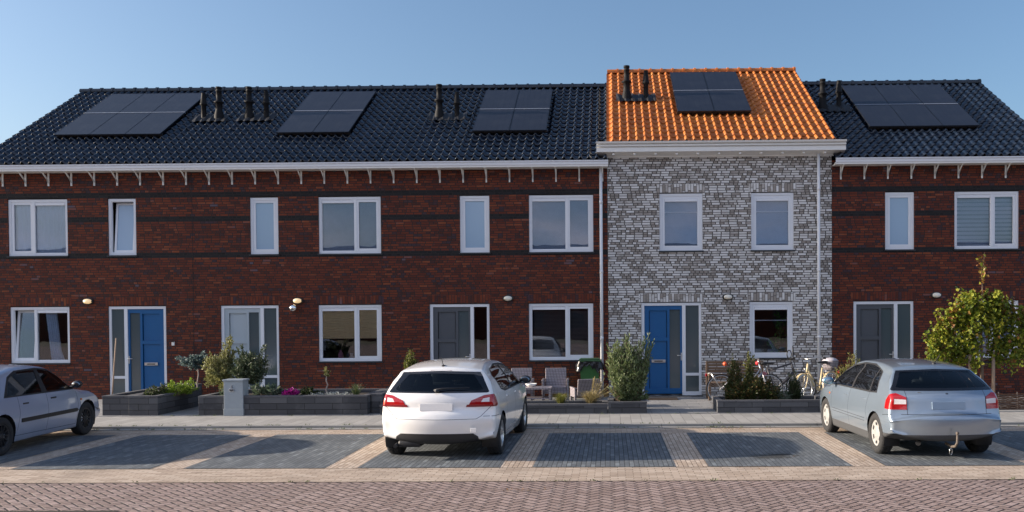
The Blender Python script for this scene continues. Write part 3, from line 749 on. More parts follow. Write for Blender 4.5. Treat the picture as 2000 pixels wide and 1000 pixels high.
mb.build('doorbell', [M['wood_white'], M['black']], label='small white doorbell on the brick wall beside the blue door', category='doorbell')
mb = MB(); mb.box(-5.03, -4.98, -.03, -.001, 1.60, 1.63, 0); mb.build('wall_hook', M['black'], label='tiny dark fitting on the brick wall left of the dark grey door', category='fitting')
mb = MB(); mb.tube([(-12.72, -.35, .08), (-12.75, -.05, 1.66)], .018, 10); mb.build('broomstick', M['stake'], label='pale wooden stick leaning against the glass beside the leftmost blue door', category='stick')
mb = MB(); mb.box(.93, 1.69, -1.02, -.42, .076, .094, 0, None, .006); mb.build('doormat', plain('coir_mat', (.05, .032, .022), .95, bump=.02), label='dark brown doormat in front of the blue door of the white house', category='doormat')
mb = MB(); mb.box(10.05, 10.16, -.006, .004, .60, .66); mb.build('wall_vent', M['seal'], h5)
# the row of houses across the street, behind the camera: only its reflection shows
o = thing('opposite_house_row', 'dark roofed row of houses mirrored in the upper windows', 'building', (0, -58, 0))
b = MB(); b.box(-120, 110, -9, 0, 0, 5.6); b.build('wall', M['red'], o)
b = MB(); b.prism([(-9.4, 5.5), (.4, 5.5), (.4, 5.7), (-4.5, 8.9), (-9.4, 5.7)], -120.3, 110.3, axis='x'); b.build('roof', M['tile_black'], o)
for i in range(40):
    for z in (1.0, 3.7):
        b = MB(); x = -74+i*3.7; b.box(x, x+1.4, .0, .04, z, z+1.4, 0); b.box(x+.08, x+1.32, .03, .05, z+.08, z+1.32, 1); b.build('window', [M['black'], M['gloss_black']], o)
# ------------------------------------------------------------------ cars
def catmull(pts, step):
    """pts: tuples (x, z, c, r[, sharp]); returns dense list"""
    n = len(pts); out = []
    for i in range(n):
        p0, p1, p2, p3 = [Vector(pts[(i+k) % n][:4]) for k in (-1, 0, 1, 2)]
        L = (Vector(p2[:2])-Vector(p1[:2])).length; m = max(1, int(math.ceil(L/step)))
        t1 = (p2-p0)*.5; t2 = (p3-p1)*.5
        # limit tangents to keep corners tight
        d = p2-p1
        def lim(t, L_=L):
            l = Vector(t[:2]).length
            return t*(min(1, L_/l) if l > 1e-6 else 0)
        t1, t2 = lim(t1), lim(t2)
        for k in range(m):
            t = k/m; a = 2*t**3-3*t*t+1; b = t**3-2*t*t+t; c = -2*t**3+3*t*t; e = t**3-t*t
            out.append(p1*a+t1*b+p2*c+t2*e)
    return out
def car_shell(P):
    loop = catmull(P['loop'], .055); n = len(loop)
    Wf = P['W']; sp = P['spine']
    # smoothed outward normals (loop runs clockwise seen from the left: rear -> up -> roof -> front -> underside)
    tan = [(Vector(loop[(i+1) % n][:2])-Vector(loop[i-1][:2])) for i in range(n)]
    nor = []
    for i in range(n):
        s = Vector((0, 0))
        for k in range(-3, 4): s += tan[(i+k) % n].normalized()*(4-abs(k))
        s.normalize(); nor.append(Vector((-s.y, s.x)))
    KY, KC, KF = 9, 5, 15
    bm = bmesh.new(); grid = []
    for i in range(n):
        x, z, c, r_ = loop[i]; N = nor[i]; p = Vector((x, z))
        pin = p-N*(c+r_); w = max(.05, Wf(pin.x, pin.y)); ye = w-r_
        q = Vector((min(max(pin.x, sp[0]), sp[1]), sp[2])); row = []
        for k in range(KY): 
            u = k/KY; pp = p-N*c*u**2.2; row.append((pp.x, ye*u, pp.y))
        for k in range(KC+1):
            a = math.pi/2*k/KC; pp = p-N*(c+r_*(1-math.cos(a))); row.append((pp.x, ye+r_*math.sin(a), pp.y))
        for k in range(1, KF+1):
            t = k/KF; pp = pin.lerp(q, t); row.append((pp.x, max(.05, Wf(pp.x, pp.y)), pp.y))
        grid.append(row)
    m = len(grid[0])
    for sgn in (1, -1):
        V = [[bm.verts.new((v[0], v[1]*sgn, v[2])) for v in row] for row in grid]
        for i in range(n):
            j = (i+1) % n
            for k in range(m-1):
                a = [V[i][k], V[i][k+1], V[j][k+1], V[j][k]]
                try: bm.faces.new(a)
                except ValueError: pass
    bmesh.ops.remove_doubles(bm, verts=bm.verts[:], dist=.0006)
    bmesh.ops.dissolve_degenerate(bm, edges=bm.edges[:], dist=.0003)
    bmesh.ops.recalc_face_normals(bm, faces=bm.faces[:])
    return bm
AX = {'side': (0, 2), 'rear': (1, 2), 'front': (1, 2), 'top': (0, 1)}
NRM = {'side': Vector((0, 1, 0)), 'rear': Vector((1, 0, 0)), 'front': Vector((1, 0, 0)), 'top': Vector((0, 0, 1))}
def inpoly(p, poly):
    c = False; j = len(poly)-1
    for i in range(len(poly)):
        a, b = poly[i], poly[j]
        if (a[1] > p[1]) != (b[1] > p[1]) and p[0] < (b[0]-a[0])*(p[1]-a[1])/(b[1]-a[1])+a[0]: c = not c
        j = i
    return c
def imprint(bm, view, poly, cond, sym=False):
    ia, ib = AX[view]; N = NRM[view]
    polys = [poly]+([[(-a, b) for a, b in poly][::-1]] if sym else [])
    for pl in polys:
        for k in range(len(pl)):
            a, b = Vector(pl[k]), Vector(pl[(k+1) % len(pl)])
            if (b-a).length < 1e-5: continue
            co = Vector((0, 0, 0)); co[ia] = a.x; co[ib] = a.y
            d = Vector((0, 0, 0)); d[ia] = b.x-a.x; d[ib] = b.y-a.y
            pn = d.cross(N).normalized()
            lo = (min(a.x, b.x)-.004, min(a.y, b.y)-.004); hi = (max(a.x, b.x)+.004, max(a.y, b.y)+.004)
            fs = []
            for f in bm.faces:
                c = f.calc_center_median()
                if not cond(c, f.normal): continue
                us = [v.co[ia] for v in f.verts]; vs = [v.co[ib] for v in f.verts]
                if max(us) < lo[0] or min(us) > hi[0] or max(vs) < lo[1] or min(vs) > hi[1]: continue
                dd = [(v.co-co).dot(pn) for v in f.verts]
                if min(dd) > -1e-5 or max(dd) < 1e-5: continue
                fs.append(f)
            if not fs: continue
            geom = set(fs)
            for f in fs: geom.update(f.verts); geom.update(f.edges)
            bmesh.ops.bisect_plane(bm, geom=list(geom), dist=1e-5, plane_co=co, plane_no=pn)
def strip(pts, w=.007):
    out = []
    for a, b in zip(pts, pts[1:]):
        a, b = Vector(a), Vector(b); d = (b-a).normalized(); q = Vector((-d.y, d.x))*w/2; e = d*w*.2
        out.append([tuple(a-e+q), tuple(b+e+q), tuple(b+e-q), tuple(a-e-q)])
    return out
def arch(xc, zc, r_, n=22): return [(xc+r_*math.cos(2*math.pi*k/n), zc+r_*math.sin(2*math.pi*k/n)) for k in range(n)]
def build_car(P, name, label, group, loc, heading):
    root = thing(name, label, 'car', (loc[0], loc[1], .012), R(90)+heading, group)
    bm = car_shell(P)
    side = lambda c, n: abs(n.y) > .35 and abs(c.y) > .4
    rear = lambda c, n: c.x < P['L']*.27 and n.x < -.12
    rearwide = lambda c, n: c.x < P['L']*.27 and (n.x < -.03 or abs(n.y) > .3)
    front = lambda c, n: c.x > P['L']*.6 and (n.x > .12)
    wide_f = lambda c, n: c.x > P['L']*.75 and (n.x > -.1)
    conds = dict(side=side, rear=rear, rearwide=rearwide, front=front, wide_f=wide_f)
    rules = [('arch', [('side', arch(P['xr'], P['zw'], P['ra']), 'side')]), ('arch', [('side', arch(P['xf'], P['zw'], P['ra']), 'side')])]
    rules += P['rules']
    comp = []
    for tag_, cs in rules:
        cc = []
        for c in cs:
            view, poly, cn = c[0], c[1], conds[c[2]]; sym = len(c) > 3
            imprint(bm, view, poly, cn, sym); cc.append((view, [poly]+([[(-a, b) for a, b in poly]] if sym else []), cn))
        comp.append((tag_, cc))
    for pl, view, cn in P['seams']:
        for q in strip(pl):
            imprint(bm, view, q, conds[cn]); comp.append(('seam', [(view, [q], conds[cn])]))
            if view == 'rear': 
                q2 = [(-a, b) for a, b in q]; imprint(bm, view, q2, conds[cn]); comp.append(('seam', [(view, [q2], conds[cn])]))
    bm.normal_update()
    groups = {}
    for f in bm.faces:
        c = f.calc_center_median(); t_ = 'body'
        for tag_, cc in comp:
            ok = True
            for view, polys, cn in cc:
                ia, ib = AX[view]
                if not cn(c, f.normal) or not any(inpoly((c[ia], c[ib]), p) for p in polys): ok = False; break
            if ok: t_ = tag_; break
        if t_ in P['lr'] : t_ = t_+('_l' if c.y > 0 else '_r')
        groups.setdefault(t_, []).append(f)
    # smooth vertex normals are kept per part by splitting only the mesh, so bake them as custom normals
    vn = {v.index: v.normal.copy() for v in bm.verts}; bm.verts.index_update(); vn = {v.index: v.normal.copy() for v in bm.verts}
    def part(tags, nm_, mats, parent, label=None, off=0):
        vm = {}; vs = []; fs = []; ms = []; ns = []
        for mi, tg in enumerate(tags):
            for f in groups.get(tg, []):
                idx = []
                for v in f.verts:
                    if v.index not in vm: vm[v.index] = len(vs); vs.append(v.co+vn[v.index]*off); ns.append(vn[v.index])
                    idx.append(vm[v.index])
                fs.append(idx); ms.append(mi)
        if not fs: return None
        me = bpy.data.meshes.new(nm_); me.from_pydata(vs, [], fs)
        for m_ in mats: me.materials.append(m_)
        me.polygons.foreach_set('material_index', ms); me.polygons.foreach_set('use_smooth', [True]*len(fs))
        me.normals_split_custom_set_from_vertices(ns); me.update()
        return put(bpy.data.objects.new(nm_, me), parent, label=label)
    pm = P['paint']
    body = part(['body', 'seam', 'trim', 'lower'], 'body', [pm, M['seam'], M['black'], P.get('lowermat', M['black'])], root)
    for s in ('_l', '_r'):
        for tg, nm_, mt in (('sglass_f', 'side_window', 'car_glass'), ('sglass_r', 'side_window', 'car_glass'), ('sglass_q', 'quarter_window', 'car_glass')):
            part([tg+s], nm_, [M[mt]], root, off=-.004)
        tl = part(['tl_red'+s, 'tl_clear'+s, 'tl_dark'+s], 'tail_light', [M['red_lens'], M['clear_lens'], M['dark_red_lens']], root, off=.006)
        part(['hl'+s], 'headlight', [M['clear_lens']], root, off=.003)
        part(['ind'+s], 'side_indicator', [M['amber']], root, off=.006)
        part(['rub'+s], 'rubbing_strip', [P.get('rubmat', M['black'])], root, off=.012)
    part(['rglass'], 'rear_window', [M['rear_glass']], root, off=-.003)
    part(['rglass_edge'], 'rear_window_border', [M['gloss_black']], root)
    part(['bumper'], 'rear_bumper', [pm], root, off=.008)
    part(['bumper_low'], 'bumper_skirt', [P.get('lowermat', M['black'])], root, off=.006)
    part(['wind'], 'windscreen', [M['car_glass']], root, off=-.003)
    bm.free()
    # wheels, wheel wells
    rw, tw = P['rw'], P['tw']
    for xw in (P['xr'], P['xf']):
        for s in (1, -1):
            w = bpy.data.objects.new('wheel', None); put(w, root); w.location = (xw, s*P['yw'], rw); w.rotation_euler = (R(-90*s), 0, 0)
            if xw == P['xf'] and P.get('steer'): w.rotation_euler = (R(-90*s), 0, P['steer'])
            tm = MB(); h = tw/2; ri = P['rim']
            tm.lathe([(ri, -h*.8), (ri+.01, -h), (rw-.03, -h), (rw-.008, -h*.8), (rw, -h*.5), (rw, -h*.47), (rw-.007, -h*.45), (rw-.007, -h*.40), (rw, -h*.38), (rw, -.008), (rw-.007, -.006), (rw-.007, .006), (rw, .008),
                      (rw, h*.38), (rw-.007, h*.40), (rw-.007, h*.45), (rw, h*.47), (rw, h*.5), (rw-.008, h*.8), (rw-.03, h), (ri+.012, h), (ri, h*.8)], 40)
            # tread blocks
            for k in range(56):
                a = 2*math.pi*k/56
                Mx = Matrix.Rotation(a, 4, 'Z')
                tm.box(rw-.004, rw+.003, -.010, .004, -h*.72, h*.72, 0, Mx @ Matrix.Rotation(.18, 4, 'X'))
            tm.build('tyre', M['rubber'], w)
            P['rimfn'](w, ri, h)
        for s in (1, -1):
            wl_ = MB(); y0, y1 = s*(P['yw']-.16), s*(P['yw']+tw/2-.02)
            nn = 16; pts = [(xw+(P['ra']+.002)*math.cos(math.pi*(k/nn*1.3-.15)), P['zw']+(P['ra']+.002)*math.sin(math.pi*(k/nn*1.3-.15))) for k in range(nn+1)]
            wl_.add([(a, y0, b) for a, b in pts]+[(a, y1, b) for a, b in pts], [(k, k+1, nn+1+k+1, nn+1+k) for k in range(nn)]+[tuple(range(nn+1))], 0, True)
            wl_.build('wheel_arch_liner', M['black'], root)
    # cabin
    cb = MB(); L = P['L']
    cb.box(P['xr']-.3, P['xf']-.45, -.62, .62, .25, .33); cb.box(P['cab'][2], P['cab'][2]+.5, -.66, .66, .60, P['belt']-.04, 0, None, .06)
    cb.box(P['cab'][0]-.5, P['cab'][0]-.02, -.58, .58, P['belt']-.08, P['belt']-.06)
    cb.build('dashboard', M['seat'], root)
    for xs, ys, wdt in ((P['cab'][1], .36, .25), (P['cab'][1], -.36, .25), (P['cab'][0], .0, .60)):
        sb = MB(); sb.box(xs, xs+.5, ys-wdt, ys+wdt, .36, .52, 0, None, .05)
        Mx = Matrix.Translation((xs, ys, .5)) @ Matrix.Rotation(R(-14), 4, 'Y')
        sb.box(-.05, .08, -wdt, wdt, 0, .58, 0, Mx, .05)
        se = sb.build('seat', M['seat'], root)
        for dy in ((0,) if wdt < .4 else (-.38, 0.38)):
            hb = MB(); Mh = Matrix.Translation((xs-.13, ys+dy, P['belt']+P.get('hr', .10))) @ Matrix.Rotation(R(-10), 4, 'Y')
            hb.box(-.04, .05, -.13, .13, -.07, .12, 0, Mh, .04); hb.tube([(-.0, -.05, -.2), (-.0, -.05, -.05)], .008, 6); hb.build('headrest', M['seat'], se)
    return root
def rim_spokes(w, ri, h, n=5, mat='alloy', width=.07, dish=.02, hub=.06, double=False):
    m = MB()
    m.lathe([(ri+.004, h*.82), (ri-.012, h*.86), (ri-.02, h*.7), (ri-.03, -h*.3), (ri-.05, -h*.5)], 36, None, 0)
    m.lathe([(hub, h*.55), (hub, h*.80-dish), (hub*.6, h*.86-dish), (0, h*.87-dish)], 24, None, 0)
    for k in range(n):
        for q in ((-.16, .16) if double else (0,)):
            a = 2*math.pi*k/n+q; Mx = Matrix.Rotation(a, 4, 'Z'); wd = width*(.5 if double else 1)
            vs = []
            for rr, ww, zz in ((hub*.7, wd*.62, h*.80-dish), (ri*.6, wd*.5, h*.80-dish*.5), (ri-.012, wd*.62, h*.80)):
                for sx_ in (-1, 1):
                    for dz in (0, -.03): vs.append(Mx @ Vector((rr, sx_*ww/2, zz+dz)))
            fs = []
            for i in range(2):
                o = i*4
                fs += [(o, o+2, o+6, o+4), (o+1, o+5, o+7, o+3), (o, o+4, o+5, o+1), (o+2, o+3, o+7, o+6)]
            m.add(vs, fs, 0, False)
    m.build('rim', M[mat], w)
    d = MB(); d.lathe([(ri-.03, h*.2), (0, h*.2)], 24); d.lathe([(.13, h*.28), (.13, h*.45), (.05, h*.46)], 24, None, 1); d.build('brake_disc', [M['black'], M['rail']], w)
def covers(w, ri, h):      # silver wheel trim with six oval holes
    m = MB(); n = 48; rings = [(.0, .86), (.05, .88), (.085, .80), (.12, .72), (.165, .76), (.19, .82), (ri+.006, .74)]
    for a_ in range(len(rings)-1):
        r0, z0 = rings[a_]; r1, z1 = rings[a_+1]
        for k in range(n):
            hole = a_ in (3,) and (k % 8) in (2, 3, 4, 5)
            t0, t1 = 2*math.pi*k/n, 2*math.pi*(k+1)/n
            vs = [(r0*math.cos(t0), r0*math.sin(t0), z0*h), (r0*math.cos(t1), r0*math.sin(t1), z0*h), (r1*math.cos(t1), r1*math.sin(t1), z1*h), (r1*math.cos(t0), r1*math.sin(t0), z1*h)]
            m.add(vs if r0 > 0 else [vs[0], vs[2], vs[3]], [(0, 1, 2, 3)] if r0 > 0 else [(0, 1, 2)], 1 if hole else 0, False)
    m.build('rim', [M['dusty_alloy'], M['black']], w)
def mirror_part(root, x, y, z, mat, glassmat, s, w=.11, hgt=.075):
    m = MB(); m.ball((x, y, z), .075, w, hgt, 18); m.tube([(x+.02, y-s*.05, z-.04), (x+.03, y-s*(w+.07), z-.06)], .022, 8)
    o = m.build('wing_mirror', mat, root)
    g = MB(); g.lathe([(0, 0), (.055, 0), (.058, -.008)], 20, Matrix.Translation((x-.058, y, z)) @ Matrix.Rotation(R(-90), 4, 'Y') @ Matrix.Diagonal((hgt*.72/.058, w*.74/.058, 1, 1)))
    g.build('mirror_glass', glassmat, o)
def handle_part(root, x, y, z, mat, s):
    m = MB(); m.box(x-.085, x+.085, y-.004*s if s > 0 else y-.022, y+.022 if s > 0 else y+.004, z-.014, z+.014, 0, None, .008); m.build('door_handle', mat, root)

M['car_mirror'] = NT('tinted_mirror_glass').set(Base_Color=(.22, .30, .38), Metallic=1.0, Roughness=.03)
# --- white hatchback seen from behind
def W308(x, z):
    w = .90 - .10*max(0, (.55-x)/.55)**2 - .16*max(0, (x-3.35)/.9)**2
    if z < .62: w -= .07*((.62-z)/.4)**2
    elif z < .95: w -= .045*((z-.62)/.33)**2
    else: w -= .045+.46*(z-.95)+.35*max(0, z-1.15)
    return w
P308 = dict(L=4.25, W=W308, spine=(.75, 3.5, .60), xr=.76, xf=3.38, zw=.32, ra=.365, rw=.325, tw=.215, rim=.215, yw=.785, belt=.96, hr=.14,
    cab=(1.05, 1.95, 2.75), paint=car_paint('white_car_paint', (.84, .83, .81), 0, .25), lr=('sglass_f', 'sglass_r', 'sglass_q', 'tl_red', 'tl_clear', 'tl_dark', 'hl', 'ind', 'rub'),
    loop=[(.22, .235, .10, .05), (.08, .265, .14, .07), (.03, .42, .17, .10), (.0, .58, .17, .10), (.03, .70, .16, .09), (.09, .77, .14, .07), (.10, .90, .13, .07), (.15, 1.00, .11, .07), (.26, 1.12, .09, .07), (.44, 1.30, .07, .06), (.47, 1.355, .05, .05),
          (.62, 1.395, .05, .09), (1.1, 1.445, .04, .10), (1.7, 1.46, .04, .10), (2.2, 1.435, .045, .10), (2.55, 1.34, .06, .06), (3.0, 1.12, .10, .06), (3.25, 1.0, .09, .07), (3.6, .94, .06, .09), (3.95, .84, .08, .10), (4.15, .70, .20, .10), (4.24, .50, .26, .10), (4.2, .28, .24, .06), (4.05, .20, .1, .05),
          (3.4, .18, .0, .05), (2.0, .17, .0, .04), (.9, .20, .0, .04)],
    seams=[([(.885, 1.02), (.80, .80), (.66, .66), (.60, .625), (0, .62)], 'rear', 'rear'), ([(1.20, .96), (1.24, .60), (1.05, .35)], 'side', 'side'), ([(2.12, .98), (2.10, .30)], 'side', 'side'), ([(3.05, .95), (3.02, .35)], 'side', 'side'), ([(.10, .66), (.42, .66)], 'side', 'side'), ([(1.05, .30), (3.0, .27)], 'side', 'side'), ([(.50, 1.36), (.75, 1.40)], 'side', 'side')],
    rules=[
      ('tl_clear', [('rear', [(.66, .872), (.78, .872), (.78, .935), (.69, .92)], 'rearwide', 1), ('side', [(-.1, .7), (.27, .7), (.27, 1.1), (-.1, 1.1)], 'rearwide')]),
      ('tl_dark', [('rear', [(.44, .80), (1.0, .80), (1.0, .825), (.455, .835)], 'rearwide', 1), ('side', [(-.1, .7), (.36, .7), (.36, 1.1), (-.1, 1.1)], 'rearwide')]),
      ('tl_red', [('rear', [(.47, .81), (1.0, .81), (1.0, 1.0), (.70, .968), (.52, .895)], 'rearwide', 1), ('side', [(-.1, .7), (.32, .78), (.40, .82), (.33, 1.05), (-.1, 1.1)], 'rearwide')]),
      ('rglass', [('rear', [(0, 1.03), (.61, 1.03), (.67, 1.06), (.50, 1.27), (0, 1.28)], 'rear', 1)]),
      ('rglass_edge', [('rear', [(-.0, 1.005), (.74, 1.005), (.77, 1.02), (.60, 1.305), (0, 1.325)], 'rear', 1)]),
      ('sglass_r', [('side', [(1.02, 1.02), (1.28, .975), (1.93, .965), (1.93, 1.345), (1.5, 1.355), (1.08, 1.30), (.90, 1.22)], 'side')]),
      ('sglass_f', [('side', [(2.0, .965), (3.0, .965), (3.02, .99), (2.72, 1.17), (2.45, 1.29), (2.0, 1.345)], 'side')]),
      ('trim', [('side', [(.98, 1.0), (1.26, .95), (3.08, .94), (3.10, .97), (2.76, 1.19), (2.46, 1.32), (2.0, 1.37), (1.5, 1.38), (1.06, 1.325), (.85, 1.225)], 'side')]),
      ('wind', [('front', [(-.64, 1.03), (.64, 1.03), (.54, 1.36), (-.54, 1.36)], 'front')]),
      ('hl', [('front', [(.45, .66), (.95, .66), (.95, .80), (.55, .76)], 'wide_f', 1), ('side', [(3.6, .6), (4.3, .6), (4.3, .9), (3.7, .84)], 'wide_f')]),
      ('bumper_low', [('rear', [(-.66, .20), (-.62, .36), (-.55, .405), (.55, .405), (.62, .36), (.66, .20)], 'rear')]),
    ],
    rimfn=lambda w, ri, h: rim_spokes(w, ri, h, 5, 'alloy', .085, .02, .055, True))
ca = build_car(P308, 'white_hatchback', 'white five-door hatchback parked nose towards the dark grey door', 'cars parked in the bays', (-2.605, -9.70), R(-2.4))
# forward is local +X; body origin is the rear bumper
mirror_part(ca, 2.93, -.955, 1.01, M['black'], M['car_mirror'], -1); mirror_part(ca, 2.93, .955, 1.01, M['black'], M['car_mirror'], 1)
for s in (-1, 1):
    handle_part(ca, 1.36, s*.868, .87, P308['paint'], s); handle_part(ca, 2.28, s*.872, .86, P308['paint'], s)
mb = MB(); mb.tube([(.60, 0, 1.385), (.44, 0, 1.54)], [.008, .003], 6); mb.box(.56, .66, -.02, .02, 1.38, 1.405, 0, None, .006); mb.build('aerial', M['black'], ca)
mb = MB(); mb.tube([(.175, .05, 1.045), (.15, .0, 1.06), (.17, -.10, 1.075), (.215, -.48, 1.085)], [.014, .018, .012, .007], 8); mb.ball((.13, .0, 1.04), .03, .035, .025, 10); mb.build('rear_wiper', M['black'], ca)
mb = MB(); mb.box(.455, .47, -.16, .16, 1.318, 1.332); mb.build('brake_light', M['dark_red_lens'], ca)
mb = MB(); mb.box(.12, .42, .25, .60, .19, .30, 0, None, .04); mb.tube([(.2, .62, .23), (.06, .62, .22)], .028, 12); mb.build('exhaust', M['black'], ca)
mb = MB(); mb.box(-.004, .02, -.62, -.53, .43, .50, 0, None, .004); mb.build('tow_eye_cover', P308['paint'], ca)

def plate(root, x, z, w, h, tilt, mat):
    m = MB(); m.rbox(-.006, .006, -w/2, w/2, -h/2, h/2, .004, 0, Matrix.Translation((x, 0, z)) @ Matrix.Rotation(tilt, 4, 'Y')); m.build('number_plate', mat, root)
plate(ca, .083, .80, .50, .11, R(8), plain('blank_white_plate', (.74, .73, .72), .35, nvar=.04))
# --- silver blue hatchback on the right
def WA3(x, z):
    w = .868 - .085*max(0, (.5-x)/.5)**2 - .15*max(0, (x-3.25)/.9)**2
    if z < .58: w -= .05*((.58-z)/.4)**2
    elif z < .90: w -= .045*((z-.58)/.32)**2
    else: w -= .045+.48*(z-.92)+.35*max(0, z-1.12)
    return w
PA3 = dict(L=4.15, W=WA3, spine=(.80, 3.4, .55), xr=.80, xf=3.31, zw=.31, ra=.345, rw=.315, tw=.20, rim=.20, yw=.755, belt=.92, hr=.10, steer=0,
    cab=(1.0, 1.85, 2.65), paint=car_paint('silver_blue_paint', (.29, .355, .425), .6, .30), lowermat=plain('faded_grey_plastic', (.055, .057, .06), .65), rubmat=None, lr=P308['lr'],
    loop=[(.22, .27, .10, .05), (.06, .29, .13, .06), (.02, .40, .15, .08), (.0, .50, .16, .08), (.02, .60, .15, .07), (.09, .63, .14, .06), (.12, .75, .12, .06), (.15, .88, .10, .06), (.22, .955, .09, .07), (.38, 1.10, .08, .07), (.60, 1.28, .06, .06), (.66, 1.33, .05, .06),
          (.85, 1.375, .045, .09), (1.3, 1.41, .04, .10), (1.8, 1.42, .04, .10), (2.25, 1.39, .035, .08), (2.55, 1.31, .06, .07), (2.95, 1.10, .10, .07), (3.2, .965, .09, .08), (3.5, .90, .06, .10), (3.85, .80, .08, .10), (4.05, .66, .20, .10), (4.14, .46, .26, .10), (4.1, .26, .22, .06), (3.95, .19, .1, .05),
          (3.3, .17, .0, .05), (2.0, .16, .0, .04), (.9, .18, .0, .04)],
    seams=[([(.595, .96), (.595, .60)], 'rear', 'rear'), ([(.68, .605), (0, .605)], 'rear', 'rear'), ([(1.12, .93), (1.20, .62), (1.14, .50), (1.10, .40)], 'side', 'side'), ([(2.0, .93), (2.05, .60), (2.02, .22)], 'side', 'side'), ([(2.92, .90), (2.95, .60), (2.90, .22)], 'side', 'side'), ([(1.25, .50), (2.9, .50)], 'side', 'side'), ([(1.25, .455), (2.9, .455)], 'side', 'side'), ([(.09, .68), (.46, .64)], 'side', 'side'), ([(.66, 1.36), (.9, 1.38)], 'side', 'side')],
    rules=[
      ('tl_clear', [('rear', [(.605, .755), (.77, .755), (.77, .83), (.605, .82)], 'rearwide', 1), ('side', [(-.1, .5), (.34, .5), (.34, 1.1), (-.1, 1.1)], 'rearwide')]),
      ('tl_red', [('rear', [(.60, .675), (1.0, .675), (1.0, .93), (.76, .925), (.60, .855)], 'rearwide', 1), ('side', [(-.1, .5), (.39, .68), (.40, .86), (.33, .95), (.24, 1.0), (-.1, 1.1)], 'rearwide')]),
      ('rglass', [('rear', [(0, .985), (.56, .985), (.645, .985), (.69, .995), (.53, 1.25), (0, 1.27)], 'rear', 1)]),
      ('rglass_edge', [('rear', [(0, .945), (.76, .945), (.775, .96), (.575, 1.28), (0, 1.305)], 'rear', 1)]),
      ('sglass_q', [('side', [(.86, .955), (1.12, .945), (1.22, 1.27), (1.08, 1.22), (.98, 1.12)], 'side')]),
      ('sglass_r', [('side', [(1.17, .945), (1.93, .94), (1.93, 1.325), (1.55, 1.325), (1.27, 1.285)], 'side')]),
      ('sglass_f', [('side', [(2.0, .94), (2.92, .93), (2.90, .97), (2.62, 1.15), (2.38, 1.27), (2.0, 1.325)], 'side')]),
      ('trim', [('side', [(.82, .935), (1.12, .92), (3.0, .905), (3.0, .94), (2.66, 1.17), (2.40, 1.295), (2.0, 1.35), (1.5, 1.35), (1.24, 1.30), (1.05, 1.24), (.94, 1.13)], 'side')]),
      ('wind', [('front', [(-.62, 1.0), (.62, 1.0), (.53, 1.33), (-.53, 1.33)], 'front')]),
      ('hl', [('front', [(.40, .62), (.66, .62), (.66, .75), (.42, .73)], 'wide_f', 1)]),
      ('ind', [('side', [(3.02, .73), (3.07, .73), (3.07, .76), (3.02, .76)], 'side')]),
      ('lower', [('side', [(.8, .05), (3.4, .05), (3.4, .30), (.8, .30)], 'side')]),
      ('bumper_low', [('rear', [(-1, .10), (-1, .37), (1, .37), (1, .10)], 'rearwide'), ('side', [(-.1, .1), (.45, .1), (.45, .37), (-.1, .37)], 'rearwide')]),
    ],
    rimfn=covers)
def zup(z):
    t = min(max((z-.34)/.22, 0), 1)*min(max((1.36-z)/.34, 0), 1); return z+.062*t*t*(3-2*t)
PA3['loop'] = [(a, zup(b) if a < 2.0 else b, c, d) for a, b, c, d in PA3['loop']]
PA3['rules'] = [(t_, [(c[0], [(a, zup(b)) for a, b in c[1]], *c[2:]) if c[0] == 'rear' else c for c in cs]) for t_, cs in PA3['rules']]
PA3['seams'] = [([(a, zup(b)) for a, b in pl], v, c) if v == 'rear' else (pl, v, c) for pl, v, c in PA3['seams']]
cb_ = build_car(PA3, 'silver_blue_hatchback', 'pale silver blue hatchback with a tow bar, parked by the leafy tree', 'cars parked in the bays', (5.00, -9.83), R(3.5))
mirror_part(cb_, 2.80, .97, .98, PA3['paint'], M['blue_mirror'], 1); mirror_part(cb_, 2.80, -.97, .98, PA3['paint'], M['blue_mirror'], -1)
for s in (-1, 1):
    handle_part(cb_, 1.33, s*.832, .80, PA3['paint'], s); handle_part(cb_, 2.20, s*.835, .80, PA3['paint'], s)
mb = MB(); mb.tube([(.85, -.10, 1.375), (.68, -.12, 1.53)], [.008, .003], 6); mb.ball((.86, -.1, 1.38), .04, .03, .02, 10); mb.build('aerial', M['black'], cb_)
mb = MB(); mb.tube([(.21, .0, .965), (.205, .12, .975), (.225, .42, .985)], [.016, .012, .007], 8); mb.ball((.19, -.0, .96), .03, .04, .02, 10); mb.build('rear_wiper', M['black'], cb_)
plate(cb_, .112, .80, .50, .11, R(8), plain('blank_blue_grey_plate', (.27, .36, .46), .4, nvar=.04))
tow = plain('rusty_tow_bar', (.10, .08, .065), .7, nvar=.3, nscale=30)
mb = MB(); mb.tube([(.25, -.02, .22), (.05, -.02, .20), (-.05, -.03, .22), (-.09, -.04, .28), (-.09, -.04, .40)], [.020, .021, .021, .019, .015], 12); mb.ball((-.09, -.04, .415), .025, .025, .025, 14)
tb = mb.build('tow_bar', tow, cb_)
mb = MB(); q = [(-.03+.018*math.sin(a), .03+.0*a, .14-.045*math.cos(a)) for a in [k*math.pi/6 for k in range(13)]]; mb.tube([(-.03, .03+.02*math.sin(k*math.pi/6), .14-.05*math.cos(k*math.pi/6)) for k in range(13)], .005, 6); mb.build('shackle', M['steel'], tb)
mb = MB(); mb.tube([(.5, .30, .22), (.25, .40, .23)], .04, 12); mb.build('exhaust', M['seam'], cb_)

